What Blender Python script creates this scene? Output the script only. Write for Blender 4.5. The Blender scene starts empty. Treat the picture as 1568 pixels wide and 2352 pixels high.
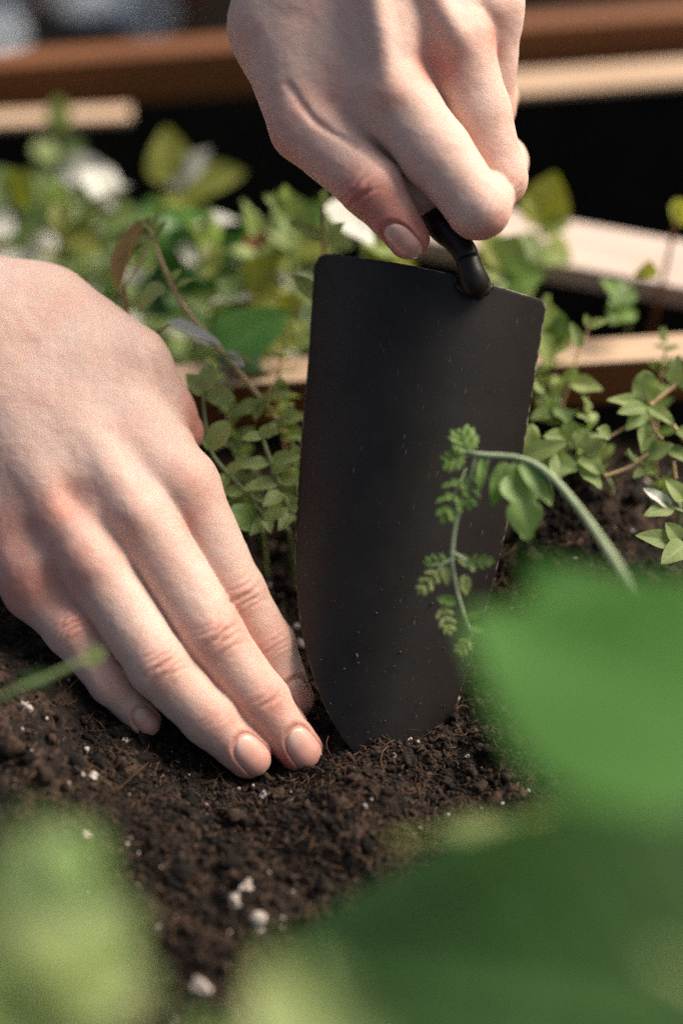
import bpy, bmesh, math, random
import numpy as np
from mathutils import Vector, Matrix

# ------------------------------------------------------------------ camera, sky, sun, exposure
C = bpy.context.scene.collection
SC = bpy.context.scene
PITCH = math.radians(42.0)          # the camera looks down into the planter
FOC = 60.0                          # focus distance, cm
CAMH = 45.3                         # camera height over the soil, cm
FPX = 4704.0                        # focal length in units of the 1568 x 2352 picture
RIGHT = np.array([1.0, 0, 0])
UP = np.array([0, math.sin(PITCH), math.cos(PITCH)])
FWD = np.array([0, math.cos(PITCH), -math.sin(PITCH)])
CAM = np.array([0, 0, CAMH])

cam_d = bpy.data.cameras.new('camera')
cam = bpy.data.objects.new('camera', cam_d); C.objects.link(cam)
cam.location = (0, 0, CAMH * .01)
cam.rotation_euler = (math.radians(90) - PITCH, 0, 0)
cam_d.sensor_fit = 'VERTICAL'; cam_d.sensor_height = 36.0; cam_d.sensor_width = 24.0
cam_d.lens = 72.0
cam_d.clip_start = .02; cam_d.clip_end = 400.0
cam_d.dof.use_dof = True
cam_d.dof.focus_distance = FOC * .01
cam_d.dof.aperture_fstop = 3.0
SC.camera = cam

world = bpy.data.worlds.new('World'); SC.world = world; world.use_nodes = True
wn = world.node_tree.nodes; wl = world.node_tree.links
bg = wn['Background']
sky = wn.new('ShaderNodeTexSky'); sky.sky_type = 'NISHITA'; sky.sun_disc = False
SUN_EL, SUN_AZ = math.radians(45), math.radians(63)      # azimuth clockwise from +Y (away from the camera)
sky.sun_elevation = SUN_EL; sky.sun_rotation = SUN_AZ
sky.air_density = 1.0; sky.dust_density = 6.0; sky.ozone_density = .6
wl.new(sky.outputs[0], bg.inputs[0]); bg.inputs[1].default_value = 0.11

sun_d = bpy.data.lights.new('sun', 'SUN'); sun = bpy.data.objects.new('sun', sun_d); C.objects.link(sun)
sun_d.energy = 3.9; sun_d.angle = math.radians(34); sun_d.color = (1.0, .94, .87)
sdir = Vector((math.sin(SUN_AZ) * math.cos(SUN_EL), math.cos(SUN_AZ) * math.cos(SUN_EL), math.sin(SUN_EL)))
sun.rotation_euler = sdir.to_track_quat('Z', 'Y').to_euler()
sun.location = sdir * 3

SC.view_settings.view_transform = 'Standard'
SC.view_settings.look = 'None'
SC.view_settings.exposure = 0.28
SC.view_settings.gamma = 1.0
SC.view_settings.use_curve_mapping = False
SC.view_settings.use_white_balance = True          # the camera's daylight-shade white balance
SC.view_settings.white_balance_temperature = 6900
SC.render.engine = 'CYCLES'
SC.cycles.use_denoising = False
SC.cycles.max_bounces = 8
SC.cycles.transparent_max_bounces = 4
SC.cycles.sample_clamp_indirect = 6

random.seed(7)
RNG = np.random.default_rng(11)

# ------------------------------------------------------------------ helpers
def P(u, v, w=0.0):
    """a point (cm) seen at (u, v) of the 1568 x 2352 picture, w cm behind the focus plane"""
    d = FOC + w
    return CAM + RIGHT * ((u - 784) / FPX * d) + UP * (-(v - 1176) / FPX * d) + FWD * d

def V(r, u, t):
    """direction: right, up, towards the camera"""
    a = RIGHT * r + UP * u - FWD * t
    return a / np.linalg.norm(a)

def nrm(a):
    a = np.asarray(a, float)
    return a / max(1e-9, np.linalg.norm(a))

def mesh_obj(name, verts, faces, mat=None, parent=None, origin=(0, 0, 0), smooth=True):
    """verts in cm, world; one mesh object whose origin is at `origin` (cm)"""
    v = (np.asarray(verts, float) - np.asarray(origin, float)) * .01
    me = bpy.data.meshes.new(name)
    if isinstance(faces, np.ndarray):
        n, k = faces.shape
        me.vertices.add(len(v)); me.vertices.foreach_set('co', v.astype(np.float32).ravel())
        me.loops.add(n * k); me.loops.foreach_set('vertex_index', faces.astype(np.int32).ravel())
        me.polygons.add(n)
        me.polygons.foreach_set('loop_start', np.arange(0, n * k, k, dtype=np.int32))
        me.update(calc_edges=True); me.validate()
    else:
        me.from_pydata([tuple(x) for x in v], [], [tuple(f) for f in faces]); me.update()
    if smooth:
        me.polygons.foreach_set('use_smooth', np.ones(len(me.polygons), dtype=bool))
    o = bpy.data.objects.new(name, me); C.objects.link(o)
    if mat: me.materials.append(mat)
    if parent is not None:
        o.parent = parent
    else:
        o.location = np.asarray(origin, float) * .01
    return o

def tag(o, label=None, cat=None, group=None, kind=None):
    if label: o['label'] = label
    if cat: o['category'] = cat
    if group: o['group'] = group
    if kind: o['kind'] = kind
    return o

def empty(name, loc, label, cat, group=None):
    o = bpy.data.objects.new(name, None); C.objects.link(o)
    o.location = np.asarray(loc, float) * .01; o.empty_display_size = .01
    return tag(o, label, cat, group)

def fattr(o, name, vals):
    a = o.data.attributes.new(name, 'FLOAT', 'POINT'); a.data.foreach_set('value', np.asarray(vals, np.float32))

# ---- value noise in numpy
def _hash(i, j, k, s):
    n = (i * 374761393 + j * 668265263 + k * 2147483647 + s * 974634777) & 0xffffffff
    n = ((n ^ (n >> 13)) * 1274126177) & 0xffffffff
    n = (n ^ (n >> 16)) & 0xffffffff
    return n / 4294967295.0
def vnoise(p, scale, seed=0):
    q = np.asarray(p) / scale
    i = np.floor(q).astype(np.int64); f = q - i; f = f * f * f * (f * (f * 6 - 15) + 10)
    r = 0
    for a in (0, 1):
        wx = f[..., 0] if a else 1 - f[..., 0]
        for b in (0, 1):
            wy = f[..., 1] if b else 1 - f[..., 1]
            for c in (0, 1):
                wz = f[..., 2] if c else 1 - f[..., 2]
                r = r + wx * wy * wz * _hash(i[..., 0] + a, i[..., 1] + b, i[..., 2] + c, seed)
    return r * 2 - 1

# ------------------------------------------------------------------ materials
def new_mat(name):
    m = bpy.data.materials.new(name); m.use_nodes = True
    nt = m.node_tree
    return m, nt, nt.nodes, nt.links, nt.nodes['Principled BSDF']
def ramp(N, stops, interp='LINEAR'):
    r = N.new('ShaderNodeValToRGB'); e = r.color_ramp.elements; r.color_ramp.interpolation = interp
    e[0].position = stops[0][0]; e[0].color = (*stops[0][1], 1)
    e[1].position = stops[-1][0]; e[1].color = (*stops[-1][1], 1)
    for p, c in stops[1:-1]:
        x = e.new(p); x.color = (*c, 1)
    return r
def noise(N, L, scale, detail=4, rough=.55, vec=None, dist=0):
    n = N.new('ShaderNodeTexNoise'); n.inputs['Scale'].default_value = scale
    n.inputs['Detail'].default_value = detail; n.inputs['Roughness'].default_value = rough
    n.inputs['Distortion'].default_value = dist
    if vec is not None: L.new(vec, n.inputs['Vector'])
    return n
def bump(N, L, height, strength, dist, B):
    b = N.new('ShaderNodeBump'); b.inputs['Strength'].default_value = strength; b.inputs['Distance'].default_value = dist
    L.new(height, b.inputs['Height']); L.new(b.outputs[0], B.inputs['Normal']); return b

def skin_material():
    m, nt, N, L, B = new_mat('skin')
    tc = N.new('ShaderNodeTexCoord')
    at = N.new('ShaderNodeAttribute'); at.attribute_name = 'red'
    n1 = noise(N, L, 55, 4, .6, tc.outputs['Object'])
    n2 = noise(N, L, 260, 3, .6, tc.outputs['Object'])
    a1 = N.new('ShaderNodeMath'); a1.operation = 'MULTIPLY_ADD'; a1.inputs[1].default_value = .6; a1.inputs[2].default_value = -.32
    L.new(n1.outputs[0], a1.inputs[0])
    a2 = N.new('ShaderNodeMath'); a2.operation = 'MULTIPLY_ADD'; a2.inputs[1].default_value = .34; L.new(n2.outputs[0], a2.inputs[0]); L.new(a1.outputs[0], a2.inputs[2])
    a3 = N.new('ShaderNodeMath'); a3.operation = 'ADD'; L.new(at.outputs['Fac'], a3.inputs[0]); L.new(a2.outputs[0], a3.inputs[1])
    r = ramp(N, [(0.0, (.71, .525, .445)), (.35, (.67, .44, .36)), (.7, (.60, .305, .24)), (1.0, (.52, .19, .15))])
    L.new(a3.outputs[0], r.inputs[0])
    dt = N.new('ShaderNodeAttribute'); dt.attribute_name = 'dirt'
    n4 = noise(N, L, 900, 4, .7, tc.outputs['Object'])
    dm = N.new('ShaderNodeMath'); dm.operation = 'MULTIPLY'; L.new(dt.outputs['Fac'], dm.inputs[0]); L.new(n4.outputs[0], dm.inputs[1])
    dr = N.new('ShaderNodeMapRange'); dr.inputs[1].default_value = .18; dr.inputs[2].default_value = .40; dr.inputs[4].default_value = .8; L.new(dm.outputs[0], dr.inputs[0])
    dx = N.new('ShaderNodeMix'); dx.data_type = 'RGBA'; L.new(dr.outputs[0], dx.inputs[0]); L.new(r.outputs[0], dx.inputs[6]); dx.inputs[7].default_value = (.07, .035, .02, 1)
    L.new(dx.outputs[2], B.inputs['Base Color'])
    B.inputs['Subsurface Weight'].default_value = .42
    B.inputs['Subsurface Radius'].default_value = (1, .33, .16)
    B.inputs['Subsurface Scale'].default_value = .0022
    B.inputs['Roughness'].default_value = .56
    B.inputs['Specular IOR Level'].default_value = .34
    # fine skin relief: crossed creases + pores
    vo = N.new('ShaderNodeTexVoronoi'); vo.feature = 'DISTANCE_TO_EDGE'; vo.inputs['Scale'].default_value = 1100; L.new(tc.outputs['Object'], vo.inputs['Vector'])
    cl = N.new('ShaderNodeMath'); cl.operation = 'MINIMUM'; cl.inputs[1].default_value = .12; L.new(vo.outputs['Distance'], cl.inputs[0])
    n3 = noise(N, L, 700, 4, .65, tc.outputs['Object'])
    ad = N.new('ShaderNodeMath'); ad.operation = 'MULTIPLY_ADD'; ad.inputs[1].default_value = 4.0; L.new(cl.outputs[0], ad.inputs[0]); L.new(n3.outputs[0], ad.inputs[2])
    bump(N, L, ad.outputs[0], .32, .0004, B)
    return m
def nail_material():
    m, nt, N, L, B = new_mat('nail')
    at = N.new('ShaderNodeAttribute'); at.attribute_name = 'along'
    r = ramp(N, [(0, (.71, .48, .40)), (.24, (.68, .42, .345)), (.42, (.64, .34, .275)), (.88, (.63, .335, .27)), (.93, (.70, .50, .41)), (1, (.74, .58, .49))])
    L.new(at.outputs['Fac'], r.inputs[0]); L.new(r.outputs[0], B.inputs['Base Color'])
    B.inputs['Subsurface Weight'].default_value = .4; B.inputs['Subsurface Radius'].default_value = (1, .4, .25); B.inputs['Subsurface Scale'].default_value = .0015
    B.inputs['Roughness'].default_value = .28; B.inputs['Specular IOR Level'].default_value = .5
    return m
def metal_material(name='black_coated_steel', rough=.47, worn=1.0):
    m, nt, N, L, B = new_mat(name)
    tc = N.new('ShaderNodeTexCoord')
    def specks(scale, stretch, thr, size):
        m0 = N.new('ShaderNodeMapping'); m0.inputs['Rotation'].default_value = (.733, -.18, 0); L.new(tc.outputs['Object'], m0.inputs['Vector'])
        mp = N.new('ShaderNodeMapping'); mp.inputs['Scale'].default_value = stretch; L.new(m0.outputs[0], mp.inputs['Vector'])
        vo = N.new('ShaderNodeTexVoronoi'); vo.inputs['Scale'].default_value = scale; L.new(mp.outputs[0], vo.inputs['Vector'])
        sp = N.new('ShaderNodeSeparateColor'); L.new(vo.outputs['Color'], sp.inputs[0])
        g = N.new('ShaderNodeMath'); g.operation = 'GREATER_THAN'; g.inputs[1].default_value = thr; L.new(sp.outputs[0], g.inputs[0])
        d = N.new('ShaderNodeMapRange'); d.inputs[1].default_value = size; d.inputs[2].default_value = size * .45; L.new(vo.outputs['Distance'], d.inputs[0])
        k = N.new('ShaderNodeMath'); k.operation = 'MULTIPLY'; L.new(g.outputs[0], k.inputs[0]); L.new(d.outputs[0], k.inputs[1]); return k
    k1 = specks(780, (1, 1, .22), .74, .17); k2 = specks(1300, (1, 1, .5), .93, .2); k3 = specks(1900, (1, 1, 1), .985, .28)
    mask = noise(N, L, 26, 3, .6, tc.outputs['Object'])
    mr = N.new('ShaderNodeMapRange'); mr.inputs[1].default_value = .42; mr.inputs[2].default_value = .62; L.new(mask.outputs[0], mr.inputs[0])
    x1 = N.new('ShaderNodeMath'); x1.operation = 'MULTIPLY'; L.new(k1.outputs[0], x1.inputs[0]); L.new(mr.outputs[0], x1.inputs[1])
    x0 = N.new('ShaderNodeMath'); x0.operation = 'MULTIPLY'; x0.inputs[1].default_value = 1.7; L.new(x1.outputs[0], x0.inputs[0])
    x2 = N.new('ShaderNodeMath'); x2.operation = 'MAXIMUM'; L.new(x0.outputs[0], x2.inputs[0]); L.new(k2.outputs[0], x2.inputs[1])
    x3 = N.new('ShaderNodeMath'); x3.operation = 'MAXIMUM'; L.new(x2.outputs[0], x3.inputs[0]); L.new(k3.outputs[0], x3.inputs[1])
    fc = N.new('ShaderNodeMath'); fc.operation = 'MULTIPLY'; fc.inputs[1].default_value = .24 * worn; L.new(x3.outputs[0], fc.inputs[0])
    n1 = noise(N, L, 45, 5, .65, tc.outputs['Object'])
    r = ramp(N, [(.3, (.0070, .0058, .0050)), (.7, (.0160, .0130, .0112))]); L.new(n1.outputs[0], r.inputs[0])
    mx = N.new('ShaderNodeMix'); mx.data_type = 'RGBA'; L.new(fc.outputs[0], mx.inputs[0]); L.new(r.outputs[0], mx.inputs[6]); mx.inputs[7].default_value = (.24, .20, .17, 1)
    rm = N.new('ShaderNodeAttribute'); rm.attribute_name = 'rim'; n5 = noise(N, L, 300, 4, .7, tc.outputs['Object'])
    rk = N.new('ShaderNodeMath'); rk.operation = 'MULTIPLY'; L.new(rm.outputs['Fac'], rk.inputs[0]); L.new(n5.outputs[0], rk.inputs[1])
    rr = N.new('ShaderNodeMapRange'); rr.inputs[1].default_value = .40; rr.inputs[2].default_value = .55; L.new(rk.outputs[0], rr.inputs[0])
    m3 = N.new('ShaderNodeMix'); m3.data_type = 'RGBA'; L.new(rr.outputs[0], m3.inputs[0]); L.new(mx.outputs[2], m3.inputs[6]); m3.inputs[7].default_value = (.22, .19, .16, 1)
    L.new(m3.outputs[2], B.inputs['Base Color'])
    B.inputs['Roughness'].default_value = rough; B.inputs['Specular IOR Level'].default_value = .28
    n2 = noise(N, L, 1600, 3, .6, tc.outputs['Object']); bump(N, L, n2.outputs[0], .25, .0002, B)
    return m
def wood_material(name, dark, mid, light, rough=.6):
    m, nt, N, L, B = new_mat(name)
    tc = N.new('ShaderNodeTexCoord')
    mp = N.new('ShaderNodeMapping'); mp.inputs['Scale'].default_value = (6, 90, 90); L.new(tc.outputs['Object'], mp.inputs['Vector'])
    n1 = noise(N, L, 1.0, 5, .6, mp.outputs[0], 1.2)
    n2 = noise(N, L, 9, 3, .5, tc.outputs['Object'])
    mx = N.new('ShaderNodeMath'); mx.operation = 'MULTIPLY_ADD'; mx.inputs[1].default_value = .7; L.new(n1.outputs[0], mx.inputs[0])
    m2 = N.new('ShaderNodeMath'); m2.operation = 'MULTIPLY'; m2.inputs[1].default_value = .3; L.new(n2.outputs[0], m2.inputs[0]); L.new(m2.outputs[0], mx.inputs[2])
    r = ramp(N, [(.3, dark), (.5, mid), (.7, light)]); L.new(mx.outputs[0], r.inputs[0]); L.new(r.outputs[0], B.inputs['Base Color'])
    B.inputs['Roughness'].default_value = rough
    bump(N, L, n1.outputs[0], .4, .0006, B)
    return m
def plain_material(name, c1, c2, scale, rough=.8, bstr=.3, bdist=.001):
    m, nt, N, L, B = new_mat(name)
    tc = N.new('ShaderNodeTexCoord'); n1 = noise(N, L, scale, 5, .6, tc.outputs['Object'])
    r = ramp(N, [(.3, c1), (.7, c2)]); L.new(n1.outputs[0], r.inputs[0]); L.new(r.outputs[0], B.inputs['Base Color'])
    B.inputs['Roughness'].default_value = rough
    if bstr: bump(N, L, n1.outputs[0], bstr, bdist, B)
    return m
def leaf_material(name, c_dark, c_light, vein, trans=.35, rough=.45, sheen=.0):
    m, nt, N, L, B = new_mat(name)
    uv = N.new('ShaderNodeUVMap'); sp = N.new('ShaderNodeSeparateXYZ'); L.new(uv.outputs[0], sp.inputs[0])   # u across -1..1 stored 0..1, v along
    tc = N.new('ShaderNodeTexCoord')
    n1 = noise(N, L, 160, 4, .6, tc.outputs['Object'])
    oi = N.new('ShaderNodeObjectInfo')
    ad = N.new('ShaderNodeMath'); ad.operation = 'MULTIPLY_ADD'; ad.inputs[1].default_value = .45; L.new(oi.outputs['Random'], ad.inputs[0])
    m2 = N.new('ShaderNodeMath'); m2.operation = 'MULTIPLY'; m2.inputs[1].default_value = .55; L.new(n1.outputs[0], m2.inputs[0]); L.new(m2.outputs[0], ad.inputs[2])
    r = ramp(N, [(.2, c_dark), (.8, c_light)]); L.new(ad.outputs[0], r.inputs[0])
    # veins: midrib + slanted laterals
    ab = N.new('ShaderNodeMath'); ab.operation = 'ABSOLUTE'
    sb = N.new('ShaderNodeMath'); sb.operation = 'SUBTRACT'; sb.inputs[1].default_value = .5; L.new(sp.outputs[0], sb.inputs[0]); L.new(sb.outputs[0], ab.inputs[0])
    mid = N.new('ShaderNodeMath'); mid.operation = 'LESS_THAN'; mid.inputs[1].default_value = .035; L.new(ab.outputs[0], mid.inputs[0])
    la = N.new('ShaderNodeMath'); la.operation = 'MULTIPLY_ADD'; la.inputs[1].default_value = -.55; L.new(ab.outputs[0], la.inputs[0]); L.new(sp.outputs[1], la.inputs[2])
    lm = N.new('ShaderNodeMath'); lm.operation = 'MULTIPLY'; lm.inputs[1].default_value = 34.0; L.new(la.outputs[0], lm.inputs[0])
    sn = N.new('ShaderNodeMath'); sn.operation = 'SINE'; L.new(lm.outputs[0], sn.inputs[0])
    gt = N.new('ShaderNodeMapRange'); gt.inputs[1].default_value = .86; gt.inputs[2].default_value = 1.0; gt.inputs[4].default_value = .6; L.new(sn.outputs[0], gt.inputs[0])
    mxv = N.new('ShaderNodeMath'); mxv.operation = 'MAXIMUM'; L.new(mid.outputs[0], mxv.inputs[0]); L.new(gt.outputs[0], mxv.inputs[1])
    vf = N.new('ShaderNodeMath'); vf.operation = 'MULTIPLY'; vf.inputs[1].default_value = .55; L.new(mxv.outputs[0], vf.inputs[0])
    mx = N.new('ShaderNodeMix'); mx.data_type = 'RGBA'; L.new(vf.outputs[0], mx.inputs[0]); L.new(r.outputs[0], mx.inputs[6]); mx.inputs[7].default_value = (*vein, 1)
    L.new(mx.outputs[2], B.inputs['Base Color'])
    B.inputs['Roughness'].default_value = rough; B.inputs['Specular IOR Level'].default_value = .5
    B.inputs['Sheen Weight'].default_value = sheen; B.inputs['Sheen Roughness'].default_value = .4
    ivt = N.new('ShaderNodeMath'); ivt.operation = 'MULTIPLY_ADD'; ivt.inputs[1].default_value = -.6; L.new(mxv.outputs[0], ivt.inputs[0]); L.new(n1.outputs[0], ivt.inputs[2])
    bump(N, L, ivt.outputs[0], .5, .0004, B)
    tr = N.new('ShaderNodeBsdfTranslucent'); hs = N.new('ShaderNodeHueSaturation'); hs.inputs['Saturation'].default_value = 1.15; hs.inputs['Value'].default_value = 1.5
    L.new(mx.outputs[2], hs.inputs['Color']); L.new(hs.outputs[0], tr.inputs[0])
    ms = N.new('ShaderNodeMixShader'); ms.inputs[0].default_value = trans
    L.new(B.outputs[0], ms.inputs[1]); L.new(tr.outputs[0], ms.inputs[2])
    L.new(ms.outputs[0], N['Material Output'].inputs[0])
    return m
def soil_material():
    m, nt, N, L, B = new_mat('potting_soil')
    tc = N.new('ShaderNodeTexCoord'); at = N.new('ShaderNodeAttribute'); at.attribute_name = 'tone'
    n1 = noise(N, L, 420, 6, .7, tc.outputs['Object'])
    n2 = noise(N, L, 60, 4, .6, tc.outputs['Object'])
    ad = N.new('ShaderNodeMath'); ad.operation = 'ADD'; L.new(n1.outputs[0], ad.inputs[0]); L.new(at.outputs['Fac'], ad.inputs[1])
    a2 = N.new('ShaderNodeMath'); a2.operation = 'MULTIPLY_ADD'; a2.inputs[1].default_value = .5; L.new(n2.outputs[0], a2.inputs[0]); L.new(ad.outputs[0], a2.inputs[2])
    r = ramp(N, [(.5, (.005, .0037, .0031)), (.82, (.014, .0090, .0065)), (1.05, (.034, .0210, .0140)), (1.3, (.085, .051, .033))])
    dv = N.new('ShaderNodeMath'); dv.operation = 'DIVIDE'; dv.inputs[1].default_value = 1.3; L.new(a2.outputs[0], dv.inputs[0])
    for e in r.color_ramp.elements: e.position = min(1.0, e.position / 1.3)
    L.new(dv.outputs[0], r.inputs[0]); L.new(r.outputs[0], B.inputs['Base Color'])
    B.inputs['Roughness'].default_value = .85; B.inputs['Specular IOR Level'].default_value = .25
    bump(N, L, n1.outputs[0], .9, .0012, B)
    return m

M = {}
M['skin'] = skin_material(); M['nail'] = nail_material(); M['metal'] = metal_material(); M['metal_gloss'] = metal_material('black_gloss_steel', .38, .3)
M['wood'] = wood_material('stained_wood', (.12, .038, .010), (.20, .070, .019), (.28, .115, .040))
M['wood_pale'] = wood_material('pale_wood', (.40, .25, .15), (.56, .39, .26), (.66, .51, .38))
M['wood_bleached'] = wood_material('bleached_wood', (.46, .34, .27), (.60, .48, .40), (.70, .60, .52), .5)
M['wood_mid'] = wood_material('sun_bleached_wood', (.29, .125, .045), (.42, .215, .095), (.55, .34, .19), .4)
M['liner'] = plain_material('black_liner', (.006, .006, .006), (.014, .013, .012), 60, .7)
M['soil'] = soil_material()
M['perlite'] = plain_material('perlite', (.24, .20, .17), (.52, .46, .41), 500, .9, .8, .0006)
M['fibre'] = plain_material('bark_fibre', (.04, .02, .011), (.15, .078, .036), 300, .9)
M['herb'] = leaf_material('herb_leaf', (.085, .150, .035), (.200, .290, .095), (.27, .33, .15), .35, .6)
M['herb_pale'] = leaf_material('herb_leaf_pale', (.23, .31, .085), (.37, .45, .165), (.40, .45, .22), .38, .55)
M['silver'] = leaf_material('dry_and_highlit_leaf', (.46, .47, .40), (.70, .70, .63), (.35, .33, .24), .2, .35)  # dry silvery leaves; also white sun highlights painted as leaf colour
M['brown'] = leaf_material('withered_leaf', (.16, .13, .045), (.46, .31, .14), (.16, .10, .05), .4, .6)
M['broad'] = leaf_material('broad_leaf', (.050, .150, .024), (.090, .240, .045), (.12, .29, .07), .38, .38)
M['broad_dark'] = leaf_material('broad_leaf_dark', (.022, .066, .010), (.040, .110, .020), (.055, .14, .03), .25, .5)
M['lobed'] = leaf_material('lobed_leaf', (.12, .23, .045), (.21, .35, .09), (.27, .37, .13), .4, .5)
M['yellow'] = leaf_material('yellowish_leaf', (.19, .22, .03), (.33, .35, .08), (.34, .36, .1), .4, .55)
M['stem_brown'] = plain_material('woody_stem', (.32, .20, .09), (.52, .37, .19), 150, .6)
M['stem_tan'] = plain_material('tan_stem', (.44, .30, .14), (.62, .47, .26), 150, .6)
M['stem_green'] = plain_material('green_stem', (.13, .19, .06), (.25, .31, .13), 150, .5)
M['stem_grey'] = plain_material('hairy_stem', (.24, .32, .17), (.38, .45, .28), 150, .5)
M['stem_red'] = plain_material('reddish_stem', (.22, .07, .025), (.34, .13, .05), 150, .5)
M['glint'] = plain_material('blue_grey_glint', (.40, .48, .54), (.62, .70, .76), 30, .5)
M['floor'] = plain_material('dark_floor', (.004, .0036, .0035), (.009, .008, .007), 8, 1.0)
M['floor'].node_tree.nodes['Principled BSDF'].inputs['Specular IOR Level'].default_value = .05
M['liner'].node_tree.nodes['Principled BSDF'].inputs['Specular IOR Level'].default_value = .15
M['terracotta'] = plain_material('terracotta', (.30, .085, .03), (.42, .14, .055), 40, .8)
# ------------------------------------------------------------------ hands: one continuous skin grown from a distance field
F32 = np.float32
def cone(p, a, b, ra, rb):
    a = a.astype(F32); b = b.astype(F32)
    pa = p - a; ba = b - a
    h = np.clip(pa @ ba / F32(ba @ ba), 0, 1)
    q = pa - h[:, None] * ba
    return np.sqrt(np.einsum('ij,ij->i', q, q)) - (F32(ra) + h * F32(rb - ra))
def smin(a, b, k):
    h = np.clip(.5 + (b - a) * F32(.5 / k), 0, 1)
    return b + (a - b) * h - F32(k) * h * (1 - h)

def surface_nets(D, org, vox):
    S = D < 0
    nx, ny, nz = D.shape
    cnt = np.zeros((nx - 1, ny - 1, nz - 1), np.int8)
    for a in (0, 1):
        for b in (0, 1):
            for c in (0, 1):
                cnt += S[a:nx - 1 + a, b:ny - 1 + b, c:nz - 1 + c]
    act = (cnt > 0) & (cnt < 8)
    ii = np.argwhere(act)
    idx = np.full(act.shape, -1, np.int32); idx[act] = np.arange(len(ii), dtype=np.int32)
    pos = np.zeros((len(ii), 3)); n = np.zeros(len(ii))
    for ax in range(3):
        o1, o2 = [k for k in range(3) if k != ax]
        for b in (0, 1):
            for c in (0, 1):
                s = ii.copy(); s[:, o1] += b; s[:, o2] += c
                e = s.copy(); e[:, ax] += 1
                d0 = D[s[:, 0], s[:, 1], s[:, 2]]; d1 = D[e[:, 0], e[:, 1], e[:, 2]]
                x = (d0 < 0) != (d1 < 0)
                t = np.where(x, d0 / np.where(x, d0 - d1, 1), 0)
                q = s.astype(float); q[:, ax] += t
                pos[x] += q[x]; n[x] += 1
    pos = org + pos / n[:, None] * vox
    quads = []
    for ax in range(3):
        o1, o2 = (ax + 1) % 3, (ax + 2) % 3
        sl0 = [slice(None)] * 3; sl1 = [slice(None)] * 3
        sl0[ax] = slice(0, -1); sl1[ax] = slice(1, None)
        A = S[tuple(sl0)]; Bq = S[tuple(sl1)]
        e = np.argwhere(A != Bq)
        ok = (e[:, o1] > 0) & (e[:, o2] > 0) & (e[:, o1] < D.shape[o1] - 1) & (e[:, o2] < D.shape[o2] - 1)
        e = e[ok]
        flip = A[e[:, 0], e[:, 1], e[:, 2]]
        def g(d1, d2):
            k = e.copy(); k[:, o1] += d1; k[:, o2] += d2
            return idx[k[:, 0], k[:, 1], k[:, 2]]
        q = np.stack([g(-1, -1), g(0, -1), g(0, 0), g(-1, 0)], 1)
        q[~flip] = q[~flip][:, ::-1]
        quads.append(q)
    q = np.concatenate(quads); q = q[(q >= 0).all(1)]
    return pos, q

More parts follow.
